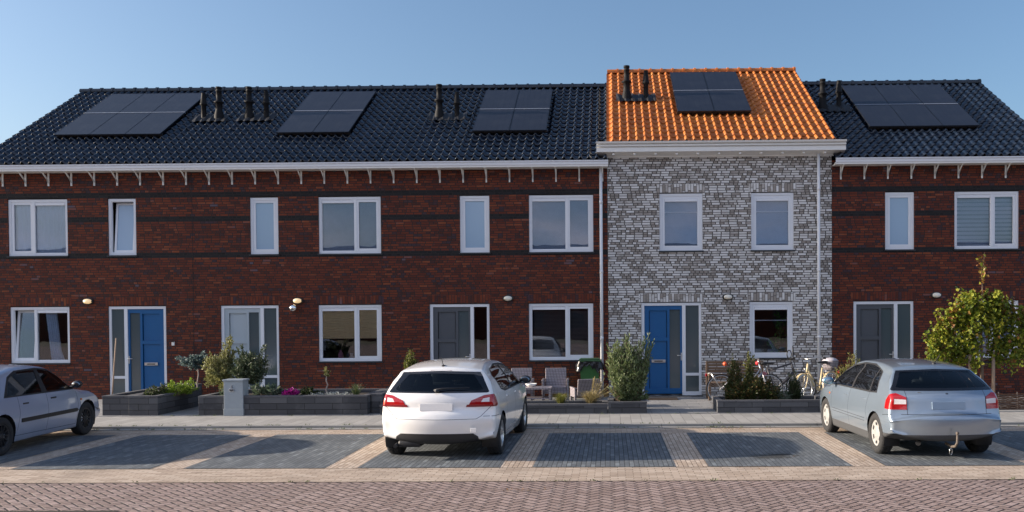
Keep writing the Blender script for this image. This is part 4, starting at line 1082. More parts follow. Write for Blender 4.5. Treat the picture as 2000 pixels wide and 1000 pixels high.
# --- silver car at the left edge
def WL_(x, z):
    w = .85 - .07*max(0, (.6-x)/.6)**2 - .14*max(0, (x-3.5)/.9)**2
    if z < .58: w -= .05*((.58-z)/.4)**2
    elif z < .88: w -= .035*((z-.58)/.30)**2
    else: w -= .035+.42*(z-.88)
    return w
PL = dict(L=4.35, W=WL_, spine=(.95, 3.6, .55), xr=.97, xf=3.52, zw=.31, ra=.345, rw=.305, tw=.19, rim=.19, yw=.74, belt=.90, hr=.10,
    cab=(1.2, 2.05, 2.9), paint=car_paint('silver_lilac_paint', (.38, .43, .56), .35, .34), lowermat=None, rubmat=M['black'], lr=P308['lr'],
    loop=[(.22, .27, .10, .05), (.06, .29, .13, .06), (.0, .45, .15, .08), (.02, .60, .15, .08), (.08, .80, .12, .07), (.16, .92, .10, .07), (.50, .96, .07, .07), (.95, 1.22, .06, .06), (1.2, 1.33, .04, .06),
          (1.6, 1.385, .03, .08), (2.1, 1.395, .03, .08), (2.5, 1.35, .035, .08), (2.75, 1.26, .06, .07), (3.12, 1.03, .10, .07), (3.38, .90, .08, .08), (3.7, .86, .06, .09), (4.05, .77, .10, .10), (4.25, .64, .20, .10), (4.34, .46, .26, .10), (4.3, .26, .22, .06), (4.15, .19, .1, .05),
          (3.5, .18, .0, .05), (2.0, .17, .0, .04), (.9, .18, .0, .04)],
    seams=[([(1.40, .9), (1.42, .62), (1.35, .35)], 'side', 'side'), ([(2.22, .90), (2.24, .60), (2.20, .24)], 'side', 'side'), ([(3.14, .93), (3.20, .60), (3.14, .24)], 'side', 'side'), ([(1.3, .27), (3.15, .25)], 'side', 'side')],
    rules=[
      ('sglass_r', [('side', [(1.15, .925), (2.12, .915), (2.16, 1.295), (1.7, 1.29), (1.40, 1.20)], 'side')]),
      ('sglass_f', [('side', [(2.28, .915), (3.08, .905), (3.10, .93), (2.78, 1.14), (2.56, 1.25), (2.26, 1.295)], 'side')]),
      ('trim', [('side', [(1.05, .90), (3.18, .88), (3.17, .92), (2.84, 1.16), (2.60, 1.28), (2.22, 1.325), (1.6, 1.31), (1.36, 1.22)], 'side')]),
      ('wind', [('front', [(-.60, .97), (.60, .97), (.53, 1.27), (-.53, 1.27)], 'front')]),
      ('rglass', [('rear', [(-.58, 1.0), (.58, 1.0), (.50, 1.28), (-.50, 1.28)], 'rear')]),
      ('rub', [('side', [(1.45, .47), (3.14, .47), (3.20, .50), (3.14, .535), (1.45, .535)], 'side')]),
      ('ind', [('side', [(3.27, .665), (3.33, .665), (3.33, .695), (3.27, .695)], 'side')]),
      ('tl_red', [('rear', [(.5, .68), (1, .68), (1, .84), (.5, .82)], 'rearwide', 1), ('side', [(-.1, .5), (.3, .5), (.3, 1), (-.1, 1)], 'rearwide')]),
      ('hl', [('front', [(.42, .58), (.95, .58), (.95, .70), (.45, .70)], 'wide_f', 1)]),
    ],
    rimfn=lambda w, ri, h: rim_spokes(w, ri, h, 12, 'black', .030, .0, .05))
cl = build_car(PL, 'silver_hatchback', 'lilac silver car with black wheels at the left edge of the row of bays', 'cars parked in the bays', (-10.38, -9.98), R(3.7))
mirror_part(cl, 3.04, -.92, .975, M['black'], M['car_mirror'], -1, .09, .065); mirror_part(cl, 3.04, .92, .975, M['black'], M['car_mirror'], 1, .09, .065)
for s in (-1, 1):
    handle_part(cl, 1.60, s*.818, .77, M['black'], s); handle_part(cl, 2.42, s*.82, .79, M['black'], s)
# ------------------------------------------------------------------ raised beds
def block_bed(name, label, x0, x1, y0, y1, h, t=.12, soil=True, sides='NESW', z0=.06, skip=()):
    o = thing(name, label, 'planter', ((x0+x1)/2, (y0+y1)/2, 0), 0, 'raised beds of dark blocks')
    ox, oy = o.location.x, o.location.y; Mx = Matrix.Translation((-ox, -oy, 0))
    def bxx(a, b, c, d, e, f, nm_, mt):
        m = MB(); m.box(a, b, c, d, e, f, 0, Mx, .006); m.build(nm_, mt, o)
    n = max(1, round((h-.0)/.15)); hh = (h-.045)
    if 'S' in sides: bxx(x0, x1, y0, y0+t, z0, z0+hh, 'front_wall', M['planter'])
    if 'N' in sides: bxx(x0, x1, y1-t, y1, z0, z0+hh, 'back_wall', M['planter'])
    if 'W' in sides: bxx(x0, x0+t, y0+t+.001, y1-t-.001, z0, z0+hh, 'side_wall', M['planter'])
    if 'E' in sides: bxx(x1-t, x1, y0+t+.001, y1-t-.001, z0, z0+hh, 'side_wall', M['planter'])
    c = MB(); zc0, zc1 = z0+hh+.002, z0+h; e = .006
    if 'S' in sides: c.box(x0-e, x1+e, y0-e, y0+t, zc0, zc1, 0, Mx, .004)
    if 'N' in sides: c.box(x0-e, x1+e, y1-t, y1+e, zc0, zc1, 0, Mx, .004)
    if 'W' in sides: c.box(x0-e, x0+t, y0+t+.002, y1-t-.002, zc0, zc1, 0, Mx, .004)
    if 'E' in sides: c.box(x1-t, x1+e, y0+t+.002, y1-t-.002, zc0, zc1, 0, Mx, .004)
    c.build('coping', M['coping'], o)
    if soil:
        s = MB(); nx = 20; ny = 6; vs = []
        for j in range(ny+1):
            for i in range(nx+1):
                vs.append((x0+.05+(x1-x0-.1)*i/nx-ox, y0+.05+(y1-y0-.1)*j/ny-oy, z0+h-.09+rng.uniform(-.012, .012)))
        s.add(vs, [(j*(nx+1)+i, j*(nx+1)+i+1, (j+1)*(nx+1)+i+1, (j+1)*(nx+1)+i) for j in range(ny) for i in range(nx)], 0, True)
        s.build('soil', M['soil'], o)
    return o
M['coping'] = paver('block_coping', .60, .6, .006, [(0, (.10, .10, .11)), (1, (.14, .14, .15))], (.03, .03, .03), .5, 'x')
block_bed('raised_bed', 'narrow dark block planter by the front of the lilac silver car', -10.98, -10.40, -3.81, -.35, .44)
block_bed('raised_bed', 'dark block planter with a bright yellow green bush', -10.385, -9.75, -3.85, -1.9, .44)
block_bed('raised_bed', 'long high dark block planter with magenta flowers behind the grey cabinet', -8.86, -5.21, -3.86, -2.1, .43)
block_bed('raised_bed', 'low dark block wall running up beside the white car', -5.19, -4.95, -3.62, -.6, .44, sides='SNEW', soil=False)
block_bed('raised_bed', 'low dark planter with dry grasses in front of the wicker chairs', -4.94, -.05, -3.86, -3.05, .22)
block_bed('raised_bed', 'low dark planter holding the big olive bush', -.035, .79, -3.86, -2.95, .26)
block_bed('raised_bed', 'dark planter in front of the bicycles', 2.30, 4.70, -3.86, -2.80, .28)
# cabinet
o = thing('utility_cabinet', 'grey metal street cabinet in front of the round olive shrubs', 'cabinet', (-8.085, -3.75, .06))
mb = MB(); mb.box(-.215, .215, -.165, .165, 0, .155, 0, None, .006); mb.build('base', M['cab'], o)
mb = MB(); mb.box(-.205, .205, -.155, .155, .157, .745, 0, None, .006); b_ = mb.build('body', M['cab'], o)
mb = MB(); mb.box(-.225, .225, -.175, .175, .747, .785, 0, None, .008); mb.build('lid', M['cab'], o)
mb = MB(); mb.box(-.085, .025, -.172, -.156, .53, .59, 0, None, .004); mb.box(-.065, .005, -.176, -.170, .548, .568, 1); mb.prism([(-.05, .60), (-.01, .60), (-.015, .645), (-.03, .67), (-.045, .645)], -.17, -.156); mb.build('lock', [M['steel'], M['black']], o)

# ------------------------------------------------------------------ wicker furniture
def wicker_mat():
    t = NT('grey_wicker'); x, y, z, p = t.xyz(True)
    a = t.math('ADD', x, y)
    fu = t.math('FRACT', t.math('MULTIPLY', a, 14)); fv = t.math('FRACT', t.math('MULTIPLY', z, 26)); fy = t.math('FRACT', t.math('MULTIPLY', y, 26))
    ck = t.math('LESS_THAN', fu, .16); cl_ = t.math('LESS_THAN', fv, .30)
    n = t.noise(t.scale(p, (10, 10, 60)), 1, 3)
    c = t.mix(n, (.20, .17, .19), (.40, .37, .40)); c = t.mix(t.math('MAXIMUM', t.math('MULTIPLY', ck, .6), t.math('MULTIPLY', cl_, .75)), c, (.05, .04, .045))
    t.set(Base_Color=c, Roughness=.6); t.bump(t.math('SUBTRACT', fv, .5), .004); return t.m
M['wicker'] = wicker_mat()
def wicker_chair(name, label, x, y, rz):
    o = thing(name, label, 'garden chair', (x, y, .076), rz, 'grey wicker garden set')
    s = MB(); s.box(-.27, .27, -.26, .24, .30, .36, 0, None, .015); s.build('seat', M['wicker'], o)
    b = MB(); Mx = Matrix.Translation((0, .24, .34)) @ Matrix.Rotation(R(-12), 4, 'X'); b.box(-.26, .26, -.02, .03, -.02, .46, 0, Mx, .015); b.build('backrest', M['wicker'], o)
    for sx_ in (-1, 1):
        a = MB(); a.box(sx_*.30-.03, sx_*.30+.03, -.27, .27, .50, .545, 0, None, .012); a.box(sx_*.30-.022, sx_*.30+.022, -.26, .25, .28, .50, 0, None, .006); a.build('armrest', M['wicker'], o)
        for sy in (-.24, .23):
            l = MB(); l.box(sx_*.30-.025, sx_*.30+.025, sy-.025, sy+.025, 0, .30, 0, None, .008); l.build('leg', M['wicker'], o)
    ap = MB(); ap.box(-.27, .27, -.265, -.245, .20, .30); ap.build('front_apron', M['wicker'], o)
    return o
wicker_chair('wicker_chair', 'grey wicker armchair left of the low table, half behind the white car', -2.20, -1.0, 0)
wicker_chair('wicker_chair', 'grey wicker armchair facing the street, between the low table and the green bin', -1.33, -1.05, .03)
wicker_chair('wicker_chair', 'grey wicker armchair seen from behind, in front of the green bin', -.55, -2.35, R(194)).scale = (1, 1, .82)
o = thing('wicker_table', 'low grey wicker table with a white bowl on it', 'table', (-1.85, -1.75, .076), 0, 'grey wicker garden set')
mb = MB(); mb.box(-.48, .48, -.27, .27, .36, .40, 0, None, .01); mb.build('tabletop', M['wicker'], o)
for sx_ in (-.44, .44):
    for sy in (-.23, .23): mb = MB(); mb.box(sx_-.025, sx_+.025, sy-.025, sy+.025, 0, .36, 0, None, .006); mb.build('leg', M['wicker'], o)
mb = MB(); mb.box(-.42, .42, -.21, .21, .13, .16); mb.build('shelf', M['wicker'], o)
o = thing('flower_bowl', 'white bowl with small succulents on the low wicker table', 'bowl', (-1.87, -1.78, .477))
mb = MB(); mb.lathe([(.0, 0), (.06, 0), (.12, .05), (.14, .085), (.13, .085), (.11, .05), (0, .04)], 24); mb.build('bowl', M['wood_white'], o)

# ------------------------------------------------------------------ green bin with a black bag under the lid
o = thing('wheelie_bin', 'green wheelie bin with a black bag hanging from under its lid', 'bin', (-.50, -.45, .076)); o.scale = (.93, .93, 1)
M['bin'] = plain('green_plastic', (.035, .13, .03), .5); M['bin_lid'] = plain('dark_green_plastic', (.02, .07, .025), .5); M['bag'] = plain('black_bin_bag', (.012, .012, .014), .25)
mb = MB()
vs = [(-.20, -.22, .06), (.20, -.22, .06), (.20, .20, .06), (-.20, .20, .06), (-.27, -.30, .92), (.27, -.30, .92), (.27, .26, .92), (-.27, .26, .92)]
mb.add(vs, [(0, 1, 2, 3), (4, 7, 6, 5), (0, 4, 5, 1), (1, 5, 6, 2), (2, 6, 7, 3), (3, 7, 4, 0)]); mb.box(-.285, .285, -.315, .275, .895, .925, 0, None, .006); mb.build('body', M['bin'], o)
mb = MB(); mb.box(-.29, .29, -.33, .27, .945, .985, 0, Matrix.Rotation(R(1.5), 4, 'Y'), .015); mb.prism([(-.29, .985), (.29, .985), (.25, 1.015), (-.25, 1.015)], -.28, .22); mb.build('lid', M['bin_lid'], o)
mb = MB(); n = 40; vs = []
for j in range(7):
    for i in range(n+1):
        t_ = i/n*2*math.pi; dx = .30+.02*math.sin(i*2.1+j)+.012*j; dy = .335+.02*math.cos(i*1.7+j)
        zz = .945-j*.028*(1+.5*math.sin(i*.8)+.3*math.sin(i*2.9))
        sx_ = max(-1, min(1, 1.3*math.cos(t_))); sy = max(-1, min(1, 1.3*math.sin(t_))); vs.append((dx*sx_, dy*sy-.02, zz))
mb.add(vs, [(j*(n+1)+i, j*(n+1)+i+1, (j+1)*(n+1)+i+1, (j+1)*(n+1)+i) for j in range(6) for i in range(n)], 0, True); mb.build('bin_bag', M['bag'], o)
for s_ in (-1, 1): mb = MB(); mb.tube([(s_*.19, .22, .10), (s_*.25, .22, .10)], .10, 18); mb.build('wheel', M['rubber'], o)

# ------------------------------------------------------------------ bench
o = thing('garden_bench', 'weathered wooden slatted bench against the white brick wall', 'bench', (3.12, -.72, .076))
for s_ in (-1, 1):
    l = MB(); l.box(s_*.68-.03, s_*.68+.03, -.46, -.40, 0, .60); l.build('leg', M['teak'], o)
    l = MB(); l.box(s_*.68-.03, s_*.68+.03, .08, .14, 0, .93); l.build('leg', M['teak'], o)
    l = MB(); l.box(s_*.68-.035, s_*.68+.035, -.50, .10, .60, .635, 0, None, .008); l.build('armrest', M['teak'], o)
mb = MB()
for k in range(7): mb.box(-.65, .65, -.42+k*.075, -.36+k*.075, .40, .425)
mb.box(-.65, .65, -.40, -.37, .33, .398); mb.build('seat', M['teak'], o)
mb = MB()
for k in range(6): mb.box(-.65, .65, .09, .11, .50+k*.075, .56+k*.075)
mb.build('backrest', M['teak'], o)

# ------------------------------------------------------------------ bicycles
def wheel_mb(parent, x, z, r_, tyre, mat_rim, y=0, fender=None):
    w = bpy.data.objects.new('wheel', None); put(w, parent); w.location = (x, y, z)
    t = MB(); n = 40
    t.lathe([(r_-.022, -.012), (r_-.016, -.019), (r_-.004, -.016), (r_, 0), (r_-.004, .016), (r_-.016, .019), (r_-.022, .012)], n, Matrix.Rotation(R(90), 4, 'X')); t.build('tyre', tyre, w)
    m = MB(); m.lathe([(r_-.04, -.010), (r_-.022, -.012), (r_-.022, .012), (r_-.04, .010), (r_-.04, -.010)], n, Matrix.Rotation(R(90), 4, 'X')); m.build('rim', mat_rim, w)
    s = MB()
    for k in range(28):
        a = 2*math.pi*k/28; s.tube([(0.02*math.cos(a+1.2), (-.03 if k % 2 else .03), .02*math.sin(a+1.2)), ((r_-.035)*math.cos(a), 0, (r_-.035)*math.sin(a))], .0016, 4, 0, False)
    s.tube([(0, -.05, 0), (0, .05, 0)], .024, 12); s.build('spokes', M['steel'], w)
    if fender:
        f = MB(); a0, a1, mat = fender; k_ = 20; pts = []
        for y_ in (-.03, .0, .03):
            for k in range(k_+1):
                a = R(a0+(a1-a0)*k/k_); rr = r_+.022-(.010 if y_ else 0); pts.append((rr*math.cos(a), y_, rr*math.sin(a)))
        f.add(pts, [(j*(k_+1)+k, j*(k_+1)+k+1, (j+1)*(k_+1)+k+1, (j+1)*(k_+1)+k) for j in range(2) for k in range(k_)], 0, True); f.build('mudguard', mat, w)
def bike(name, label, x, y, rz, frame, step, tyre, bar='city', saddle='black', rearlight=True, r_=.345, lean=0, fend=None, rack=True, barmat=None, basket=False, cover=None, tube_r=.017):
    """front wheel at local +X; origin on the ground under the bottom bracket"""
    o = thing(name, label, 'bicycle', (x, y, .076), rz, 'bicycles by the white brick wall'); o.rotation_euler = (lean, 0, rz)
    RX, FX = -.50, .62; bb = (0, 0, .28); hd_t, hd_b = (.40, 0, .92), (.46, 0, .72); st = (-.17, 0, .80)
    wheel_mb(o, RX, r_, r_, tyre, M['steel'], 0, (-20+30, 190, fend or M['black'])); wheel_mb(o, FX, r_, r_, tyre, M['steel'], 0, (20, 150, fend or M['black']))
    f = MB()
    f.tube([bb, st], tube_r, 10); f.tube([hd_t, hd_b], tube_r*1.15, 10)
    if step == 'low': f.tube([hd_b, (.30, 0, .50), (.12, 0, .33), bb], tube_r*1.35, 10); f.tube([(.43, 0, .82), (.24, 0, .55), (-.02, 0, .38)], tube_r*.9, 10)
    else: f.tube([hd_b, bb], tube_r*1.5, 10); f.tube([hd_t, (-.15, 0, .76)], tube_r*.9, 10)
    for s_ in (-.045, .045):
        f.tube([bb, (RX, s_, r_)], .010, 8); f.tube([(st[0]+.02, 0, .72), (RX, s_, r_)], .008, 8)
    f.build('frame', frame, o)
    k = MB(); k.tube([hd_b, (.48, 0, .70)], .02, 8)
    for s_ in (-.05, .05): k.tube([(.47, s_, .70), (.52, s_, .55), (FX, s_, r_)], [.014, .013, .009], 8)
    k.build('fork', frame, o)
    h = MB(); h.tube([hd_t, (.375, 0, 1.02)], .013, 8)
    if bar == 'city': pts = [(.10, -.29, 1.02), (.22, -.28, 1.05), (.36, -.20, 1.06), (.40, 0, 1.03), (.36, .20, 1.06), (.22, .28, 1.05), (.10, .29, 1.02)]
    else: pts = [(.40, -.30, 1.06), (.40, -.1, 1.05), (.38, 0, 1.04), (.40, .1, 1.05), (.40, .30, 1.06)]
    h.tube(pts, .012, 8)
    hb = h.build('handlebar', barmat or M['steel'], o)
    for s_ in (0, -1):
        g = MB(); a, b = pts[s_], pts[1 if s_ == 0 else -2]; g.tube([a, tuple(Vector(a).lerp(Vector(b), .8))], .018, 8); g.build('grip', M['black'], hb)
    if bar == 'loop':
        g = MB(); cpt = [(.42+.02*math.sin(t_), -.10+.07*math.sin(t_), 1.19-.14*math.cos(t_)) for t_ in [2*math.pi*i/16 for i in range(17)]]; g.tube(cpt, .014, 8)
        cpt = [(.36+.16*math.sin(t_)*.4, .05+.06*math.sin(t_), 1.14-.10*math.cos(t_)) for t_ in [2*math.pi*i/16 for i in range(17)]]; g.tube(cpt, .012, 8); g.build('cable_lock', M['black'], hb)
    s = MB(); s.tube([st, (-.20, 0, .89)], .013, 8); s.build('seat_post', M['steel'], o)
    s = MB(); s.ball((-.26, 0, .93), .11, .095, .040, 14); s.ball((-.12, 0, .935), .13, .035, .026, 12); s.build('saddle', M['black'], o)
    if cover:
        q = MB(); q.ball((-.40, 0, .935), .055, .07, .05, 14); q.build('saddle_end_cap', cover, o)
    if rack:
        q = MB()
        for s_ in (-.06, .06): q.tube([(-.24, s_, .70), (-.80, s_, .72)], .007, 6); q.tube([(-.74, s_, .72), (RX, s_*.9, r_)], .006, 6)
        for xx in (-.3, -.5, -.7, -.8): q.tube([(xx, -.06, .715), (xx, .06, .715)], .006, 6)
        q.build('luggage_rack', M['steel'], o)
        q = MB(); q.box(-.87, -.82, -.045, .045, .64, .71, 0, None, .012); q.build('rear_light', M['red_lens'], o)
    c = MB(); c.lathe([(.095, -.004), (.095, .004), (.06, .004), (.06, -.004), (.095, -.004)], 24, Matrix.Translation((0, -.05, .28)) @ Matrix.Rotation(R(90), 4, 'X'))
    for sg in (1, -1): c.tube([(0, -.06*sg, .28), (.12*sg, -.08*sg, .17)], .010, 6); c.box(.12*sg-.05, .12*sg+.05, -.08*sg-.09*(sg > 0), -.08*sg+.09*(sg < 0), .155, .18, 0, None, .005)
    c.build('pedal_crank', M['black'], o)
    l = MB(); l.lathe([(0, 0), (.02, .01), (.035, .05), (.0, .055)], 14, Matrix.Translation((.50, 0, .80)) @ Matrix.Rotation(R(90), 4, 'Y')); l.build('headlight', M['steel'], o)
    if basket:
        b = MB(); n = 20; vs = []
        for j, (z, s_) in enumerate(((.76, .75), (.86, .9), (.98, 1.0))):
            for i in range(n): a = 2*math.pi*i/n; ca_, sa_ = math.cos(a), math.sin(a); vs.append((.62+.15*s_*math.copysign(abs(ca_)**.6, ca_), .20*s_*math.copysign(abs(sa_)**.6, sa_), z))
        b.add(vs, [(j*n+i, j*n+(i+1) % n, (j+1)*n+(i+1) % n, (j+1)*n+i) for j in range(2) for i in range(n)]+[tuple(range(n))], 0, True); b.v = [(v[0]-1.12, v[1], v[2]-.02) for v in b.v]; b.build('basket', M['wicker'], o)
        b = MB(); b.ball((-.50, 0, .95), .17, .20, .09, 14); b.build('basket_cover', plain('grey_plastic_sheet', (.42, .40, .44), .45, nvar=.2), o)
    return o
M['orange_cover'] = plain('orange_red_cap', (.70, .10, .03), .4); M['alu_frame'] = plain('grey_painted_frame', (.045, .042, .048), .4, 0); M['cream_paint'] = plain('cream_bicycle_paint', (.62, .50, .29), .35); M['cream_tyre'] = plain('cream_tyre', (.62, .55, .42), .7)
M['silver_frame'] = plain('silver_frame', (.45, .45, .47), .35, .6); M['dark_frame'] = plain('dark_bike_paint', (.05, .05, .06), .35); M['red_cover'] = plain('red_saddle_cover', (.60, .02, .03), .5)
bike('city_bicycle', 'silver city bicycle at the left, with an orange red saddle tip and rear light', 3.12, -1.95, 0, M['silver_frame'], 'low', M['rubber'], 'city', lean=R(-4), cover=M['orange_cover'])
bike('city_bicycle', 'grey bicycle with straight crossbar and a black looped lock on its handlebar', 3.92, -1.75, 0, M['alu_frame'], 'high', M['rubber'], 'loop', lean=R(-4), barmat=M['black'], tube_r=.026, rack=False, cover=M['red_cover'], r_=.36)
bike('city_bicycle', 'cream bicycle with covered wicker basket beside the downspout', 5.02, -1.6, R(222), M['cream_paint'], 'low', M['cream_tyre'], 'city', lean=R(4), fend=M['cream_paint'], basket=True, tube_r=.022)
# low woven willow fence at the right edge
o = thing('willow_fence', 'low woven brown willow hurdle at the right edge of the pavement', 'fence', (10.2, -3.55, .06))
M['willow'] = plain('willow_rods', (.13, .065, .035), .75, nvar=.4, nscale=14)
mb = MB()
for j in range(16):
    z = .02+j*.022; ph = (j % 2)*math.pi
    mb.tube([(-1.85+k*.05, .018*math.sin(k*.05/.12*math.pi/2+ph)+rng.uniform(-.004, .004), z+rng.uniform(-.004, .004)) for k in range(74)], rng.uniform(.009, .013), 5, 0)
mb.build('woven_rods', M['willow'], o)
for k in range(10): mb = MB(); x = -1.8+k*.4; mb.tube([(x, 0, 0), (x, 0, .40)], .014, 8); mb.build('post', M['stake'], o)

# ------------------------------------------------------------------ plants
def leafquad(mb, p, d, n, L, Wd, mi=0, fold=.25):
    d = d.normalized(); s = d.cross(n)
    if s.length < 1e-3: s = d.orthogonal()
    s.normalize(); nn = s.cross(d)
    a = p; b = p+d*L*.5+s*Wd*.5+nn*fold*Wd; c = p+d*L; e = p+d*L*.5-s*Wd*.5+nn*fold*Wd
    mb.add([a, b, c, e], [(0, 1, 2), (0, 2, 3)], mi, False)
def rv(g=rng):
    while True:
        v = Vector((g.uniform(-1, 1), g.uniform(-1, 1), g.uniform(-1, 1)))
        if .05 < v.length < 1: return v.normalized()
def plant(name, label, cat, x, y, z, shape, L, Wd, mat, stems=40, per=22, stem_r=.004, trunk=None, seed=1, up_=.25, group=None, barkmat='bark', spread=.10, upr=0.5, droop=0):
    """shape: list of (cx, cy, cz, rx, ry, rz) ellipsoids relative to the base that hold the crown"""
    g = random.Random(seed); o = thing(name, label, cat, (x, y, z), 0, group)
    lf, st = MB(), MB(); root = Vector((0, 0, 0))
    tot = sum(e[3]*e[4]*e[5] for e in shape)
    if trunk:
        th, tr = trunk; pts = [Vector((g.uniform(-.01, .01)*k, g.uniform(-.01, .01)*k, th*k/5)) for k in range(6)]
        t_ = MB(); t_.tube(pts, [tr*(1.25-.1*k) for k in range(6)], 8); root = pts[-1]; t_.build('trunk', M[barkmat], o)
    for e in shape:
        n = max(3, int(stems*e[3]*e[4]*e[5]/tot)); c = Vector(e[:3])
        for _ in range(n):
            v = rv(g); rr = g.uniform(.25, 1.0)**.45*g.choice((1, 1, 1, 1.12)); tip = c+Vector((v.x*e[3], v.y*e[4], v.z*e[5]))*rr
            if tip.z < .02: tip.z = .02+g.random()*.05
            base = root.lerp(c, g.uniform(0, .5)) if trunk else Vector((g.uniform(-.4, .4)*e[3], g.uniform(-.4, .4)*e[4], 0))+Vector((c.x*.6, c.y*.6, 0))
            mid = base.lerp(tip, .5)+Vector((0, 0, .15*(tip-base).length*upr))
            pts = [base, mid, tip]; st.tube(pts, [stem_r*1.4, stem_r, stem_r*.5], 4, 0, False)
            for k in range(per):
                t_ = g.uniform(.35, 1.02); p = (base*(1-t_)**2+mid*2*t_*(1-t_)+tip*t_*t_); dr_ = (tip-mid).normalized()
                p += rv(g)*spread*g.random()*min(e[3], e[5]); d = (dr_*.8+rv(g)*.9+Vector((0, 0, up_))).normalized()
                s_ = g.uniform(.7, 1.15); leafquad(lf, p, d, rv(g), L*s_, Wd*s_)
    st.build('stem', M[barkmat], o); lf.build('leaf', mat, o)
    return o
LM = dict(
    olive=leaf_mat('olive_leaves', (.075, .11, .035), (.15, .20, .075), (.30, .34, .18)),
    olive_y=leaf_mat('olive_leaves_yellowish', (.12, .13, .04), (.24, .24, .08), (.40, .38, .18)),
    dolive=leaf_mat('dark_olive_leaves', (.035, .055, .025), (.075, .105, .05), (.22, .25, .16)),
    euc=leaf_mat('blue_grey_leaves', (.06, .09, .085), (.12, .17, .16), (.25, .32, .30)),
    lime=leaf_mat('lime_leaves', (.12, .20, .015), (.22, .33, .03), (.34, .42, .06)),
    rhod=leaf_mat('rhododendron_leaves', (.02, .035, .012), (.045, .065, .02), (.16, .18, .08)),
    sage=leaf_mat('sage_leaves', (.07, .10, .06), (.12, .16, .10), (.22, .26, .18)),
    mag=leaf_mat('magenta_flowers', (.22, .004, .12), (.38, .01, .22), (.55, .04, .35), .6),
    dark=leaf_mat('dark_green_leaves', (.018, .032, .012), (.035, .055, .018), (.07, .09, .03)),
    mix=leaf_mat('green_red_leaves', (.025, .045, .012), (.06, .08, .02), (.16, .09, .03)),
    silver=leaf_mat('silver_leaves', (.28, .31, .30), (.38, .41, .40), (.50, .53, .52)),
    rosem=leaf_mat('rosemary_leaves', (.05, .08, .03), (.10, .14, .06), (.20, .22, .10)),
    conif=leaf_mat('conifer_leaves', (.06, .075, .01), (.13, .15, .02), (.24, .25, .05)),
    straw=leaf_mat('dry_grass', (.20, .17, .06), (.36, .29, .13), (.50, .41, .22)),
    gyel=leaf_mat('yellow_green_leaves', (.09, .11, .02), (.17, .18, .04), (.28, .26, .08)),
    gyel2=leaf_mat('mixed_climber_leaves', (.04, .06, .015), (.09, .11, .025), (.22, .20, .05)),
    linden=leaf_mat('golden_green_leaves', (.07, .11, .012), (.17, .215, .02), (.36, .34, .04), trans=.4),
    rust=leaf_mat('rusty_leaves', (.18, .07, .02), (.28, .13, .03), (.20, .16, .03)))
E3 = (lambda *a: a)
zB = .06+.43-.08; zA = .06+.44-.08; zC = .06+.22-.08; zD = .06+.28-.08
plant('olive_shrub', 'yellowish olive shrub left of the grey cabinet, tallest shoots at its top', 'shrub', -8.58, -3.0, zB, [(-.22, 0, .62, .36, .28, .38), (0, .05, 1.0, .16, .14, .42), (-.42, .1, .45, .18, .18, .25), (-.05, 0, .30, .18, .2, .2)], .075, .026, LM['olive_y'], 190, 34, .004, (.25, .022), 11, barkmat='bark')
plant('olive_shrub', 'round dark olive shrub right behind the grey cabinet', 'shrub', -8.12, -3.1, zB, [(.05, 0, .62, .44, .34, .36), (-.1, 0, .95, .12, .1, .25), (.38, 0, .92, .1, .1, .24), (.12, 0, 1.0, .08, .08, .22)], .070, .024, LM['dolive'], 230, 36, .004, (.28, .025), 12)
plant('eucalyptus_standard', 'small blue grey standard tree on a thin pale trunk beside the brick wall', 'small tree', -9.93, -1.55, .0, [(-.05, 0, 1.12, .28, .22, .20), (-.38, 0, 1.15, .14, .1, .16), (.15, 0, 1.2, .15, .12, .15)], .065, .036, LM['euc'], 100, 24, .003, (1.0, .016), 13, barkmat='pale_bark')
plant('lime_bush', 'bright yellow green bush in the left planter', 'bush', -9.55-.33+.1, -3.0, zA, [(0, 0, .18, .22, .26, .20), (.12, .35, .16, .22, .25, .20), (-.15, -.1, .10, .12, .14, .12)], .05, .026, LM['lime'], 120, 20, .003, None, 14)
plant('rhododendron', 'dark leafy shrub with pale tips at the front of the left planter', 'shrub', -10.07, -3.35, zA, [(0, 0, .12, .22, .18, .14), (.1, .2, .15, .14, .15, .14)], .075, .030, LM['rhod'], 50, 12, .004, None, 15, up_=.1)
plant('sage_plant', 'grey green large-leaved plant right of the grey cabinet', 'plant', -7.55, -3.35, zB, [(-.18, 0, .12, .18, .16, .14), (.15, 0, .14, .20, .16, .12)], .13, .055, LM['sage'], 34, 7, .004, None, 16, up_=.5)
plant('white_edged_plant', 'small grey green plant left of the grey cabinet', 'plant', -8.45, -3.45, zB, [(0, 0, .10, .14, .12, .12)], .07, .035, LM['sage'], 26, 8, .004, None, 36, up_=.3)
plant('magenta_flowers', 'round clump of magenta flowers in the long planter', 'flowers', -7.02, -3.42, zB, [(0, 0, .08, .20, .17, .11)], .035, .035, LM['mag'], 130, 14, .003, None, 17, spread=.2)
plant('dark_green_bush', 'low dark green bush right of the magenta flowers', 'bush', -6.62, -3.35, zB, [(-.04, 0, .11, .20, .18, .13), (.17, 0, .06, .13, .14, .08)], .05, .03, LM['dark'], 90, 14, .003, None, 18)
plant('silver_cushion', 'silvery white low cushion plants in the long planter', 'plant', -6.05, -3.45, zB, [(-.38, 0, .03, .2, .16, .07), (0, 0, .04, .2, .16, .075), (.28, 0, .03, .16, .14, .07)], .04, .016, LM['silver'], 170, 14, .003, None, 19, spread=.3)
plant('standard_sapling', 'tiny standard sapling with a bare pale stem in the long planter', 'small tree', -6.30, -3.2, zB-.02, [(0, 0, .57, .085, .08, .12)], .045, .022, LM['olive_y'], 22, 10, .002, (.46, .017), 20, barkmat='pale_bark')
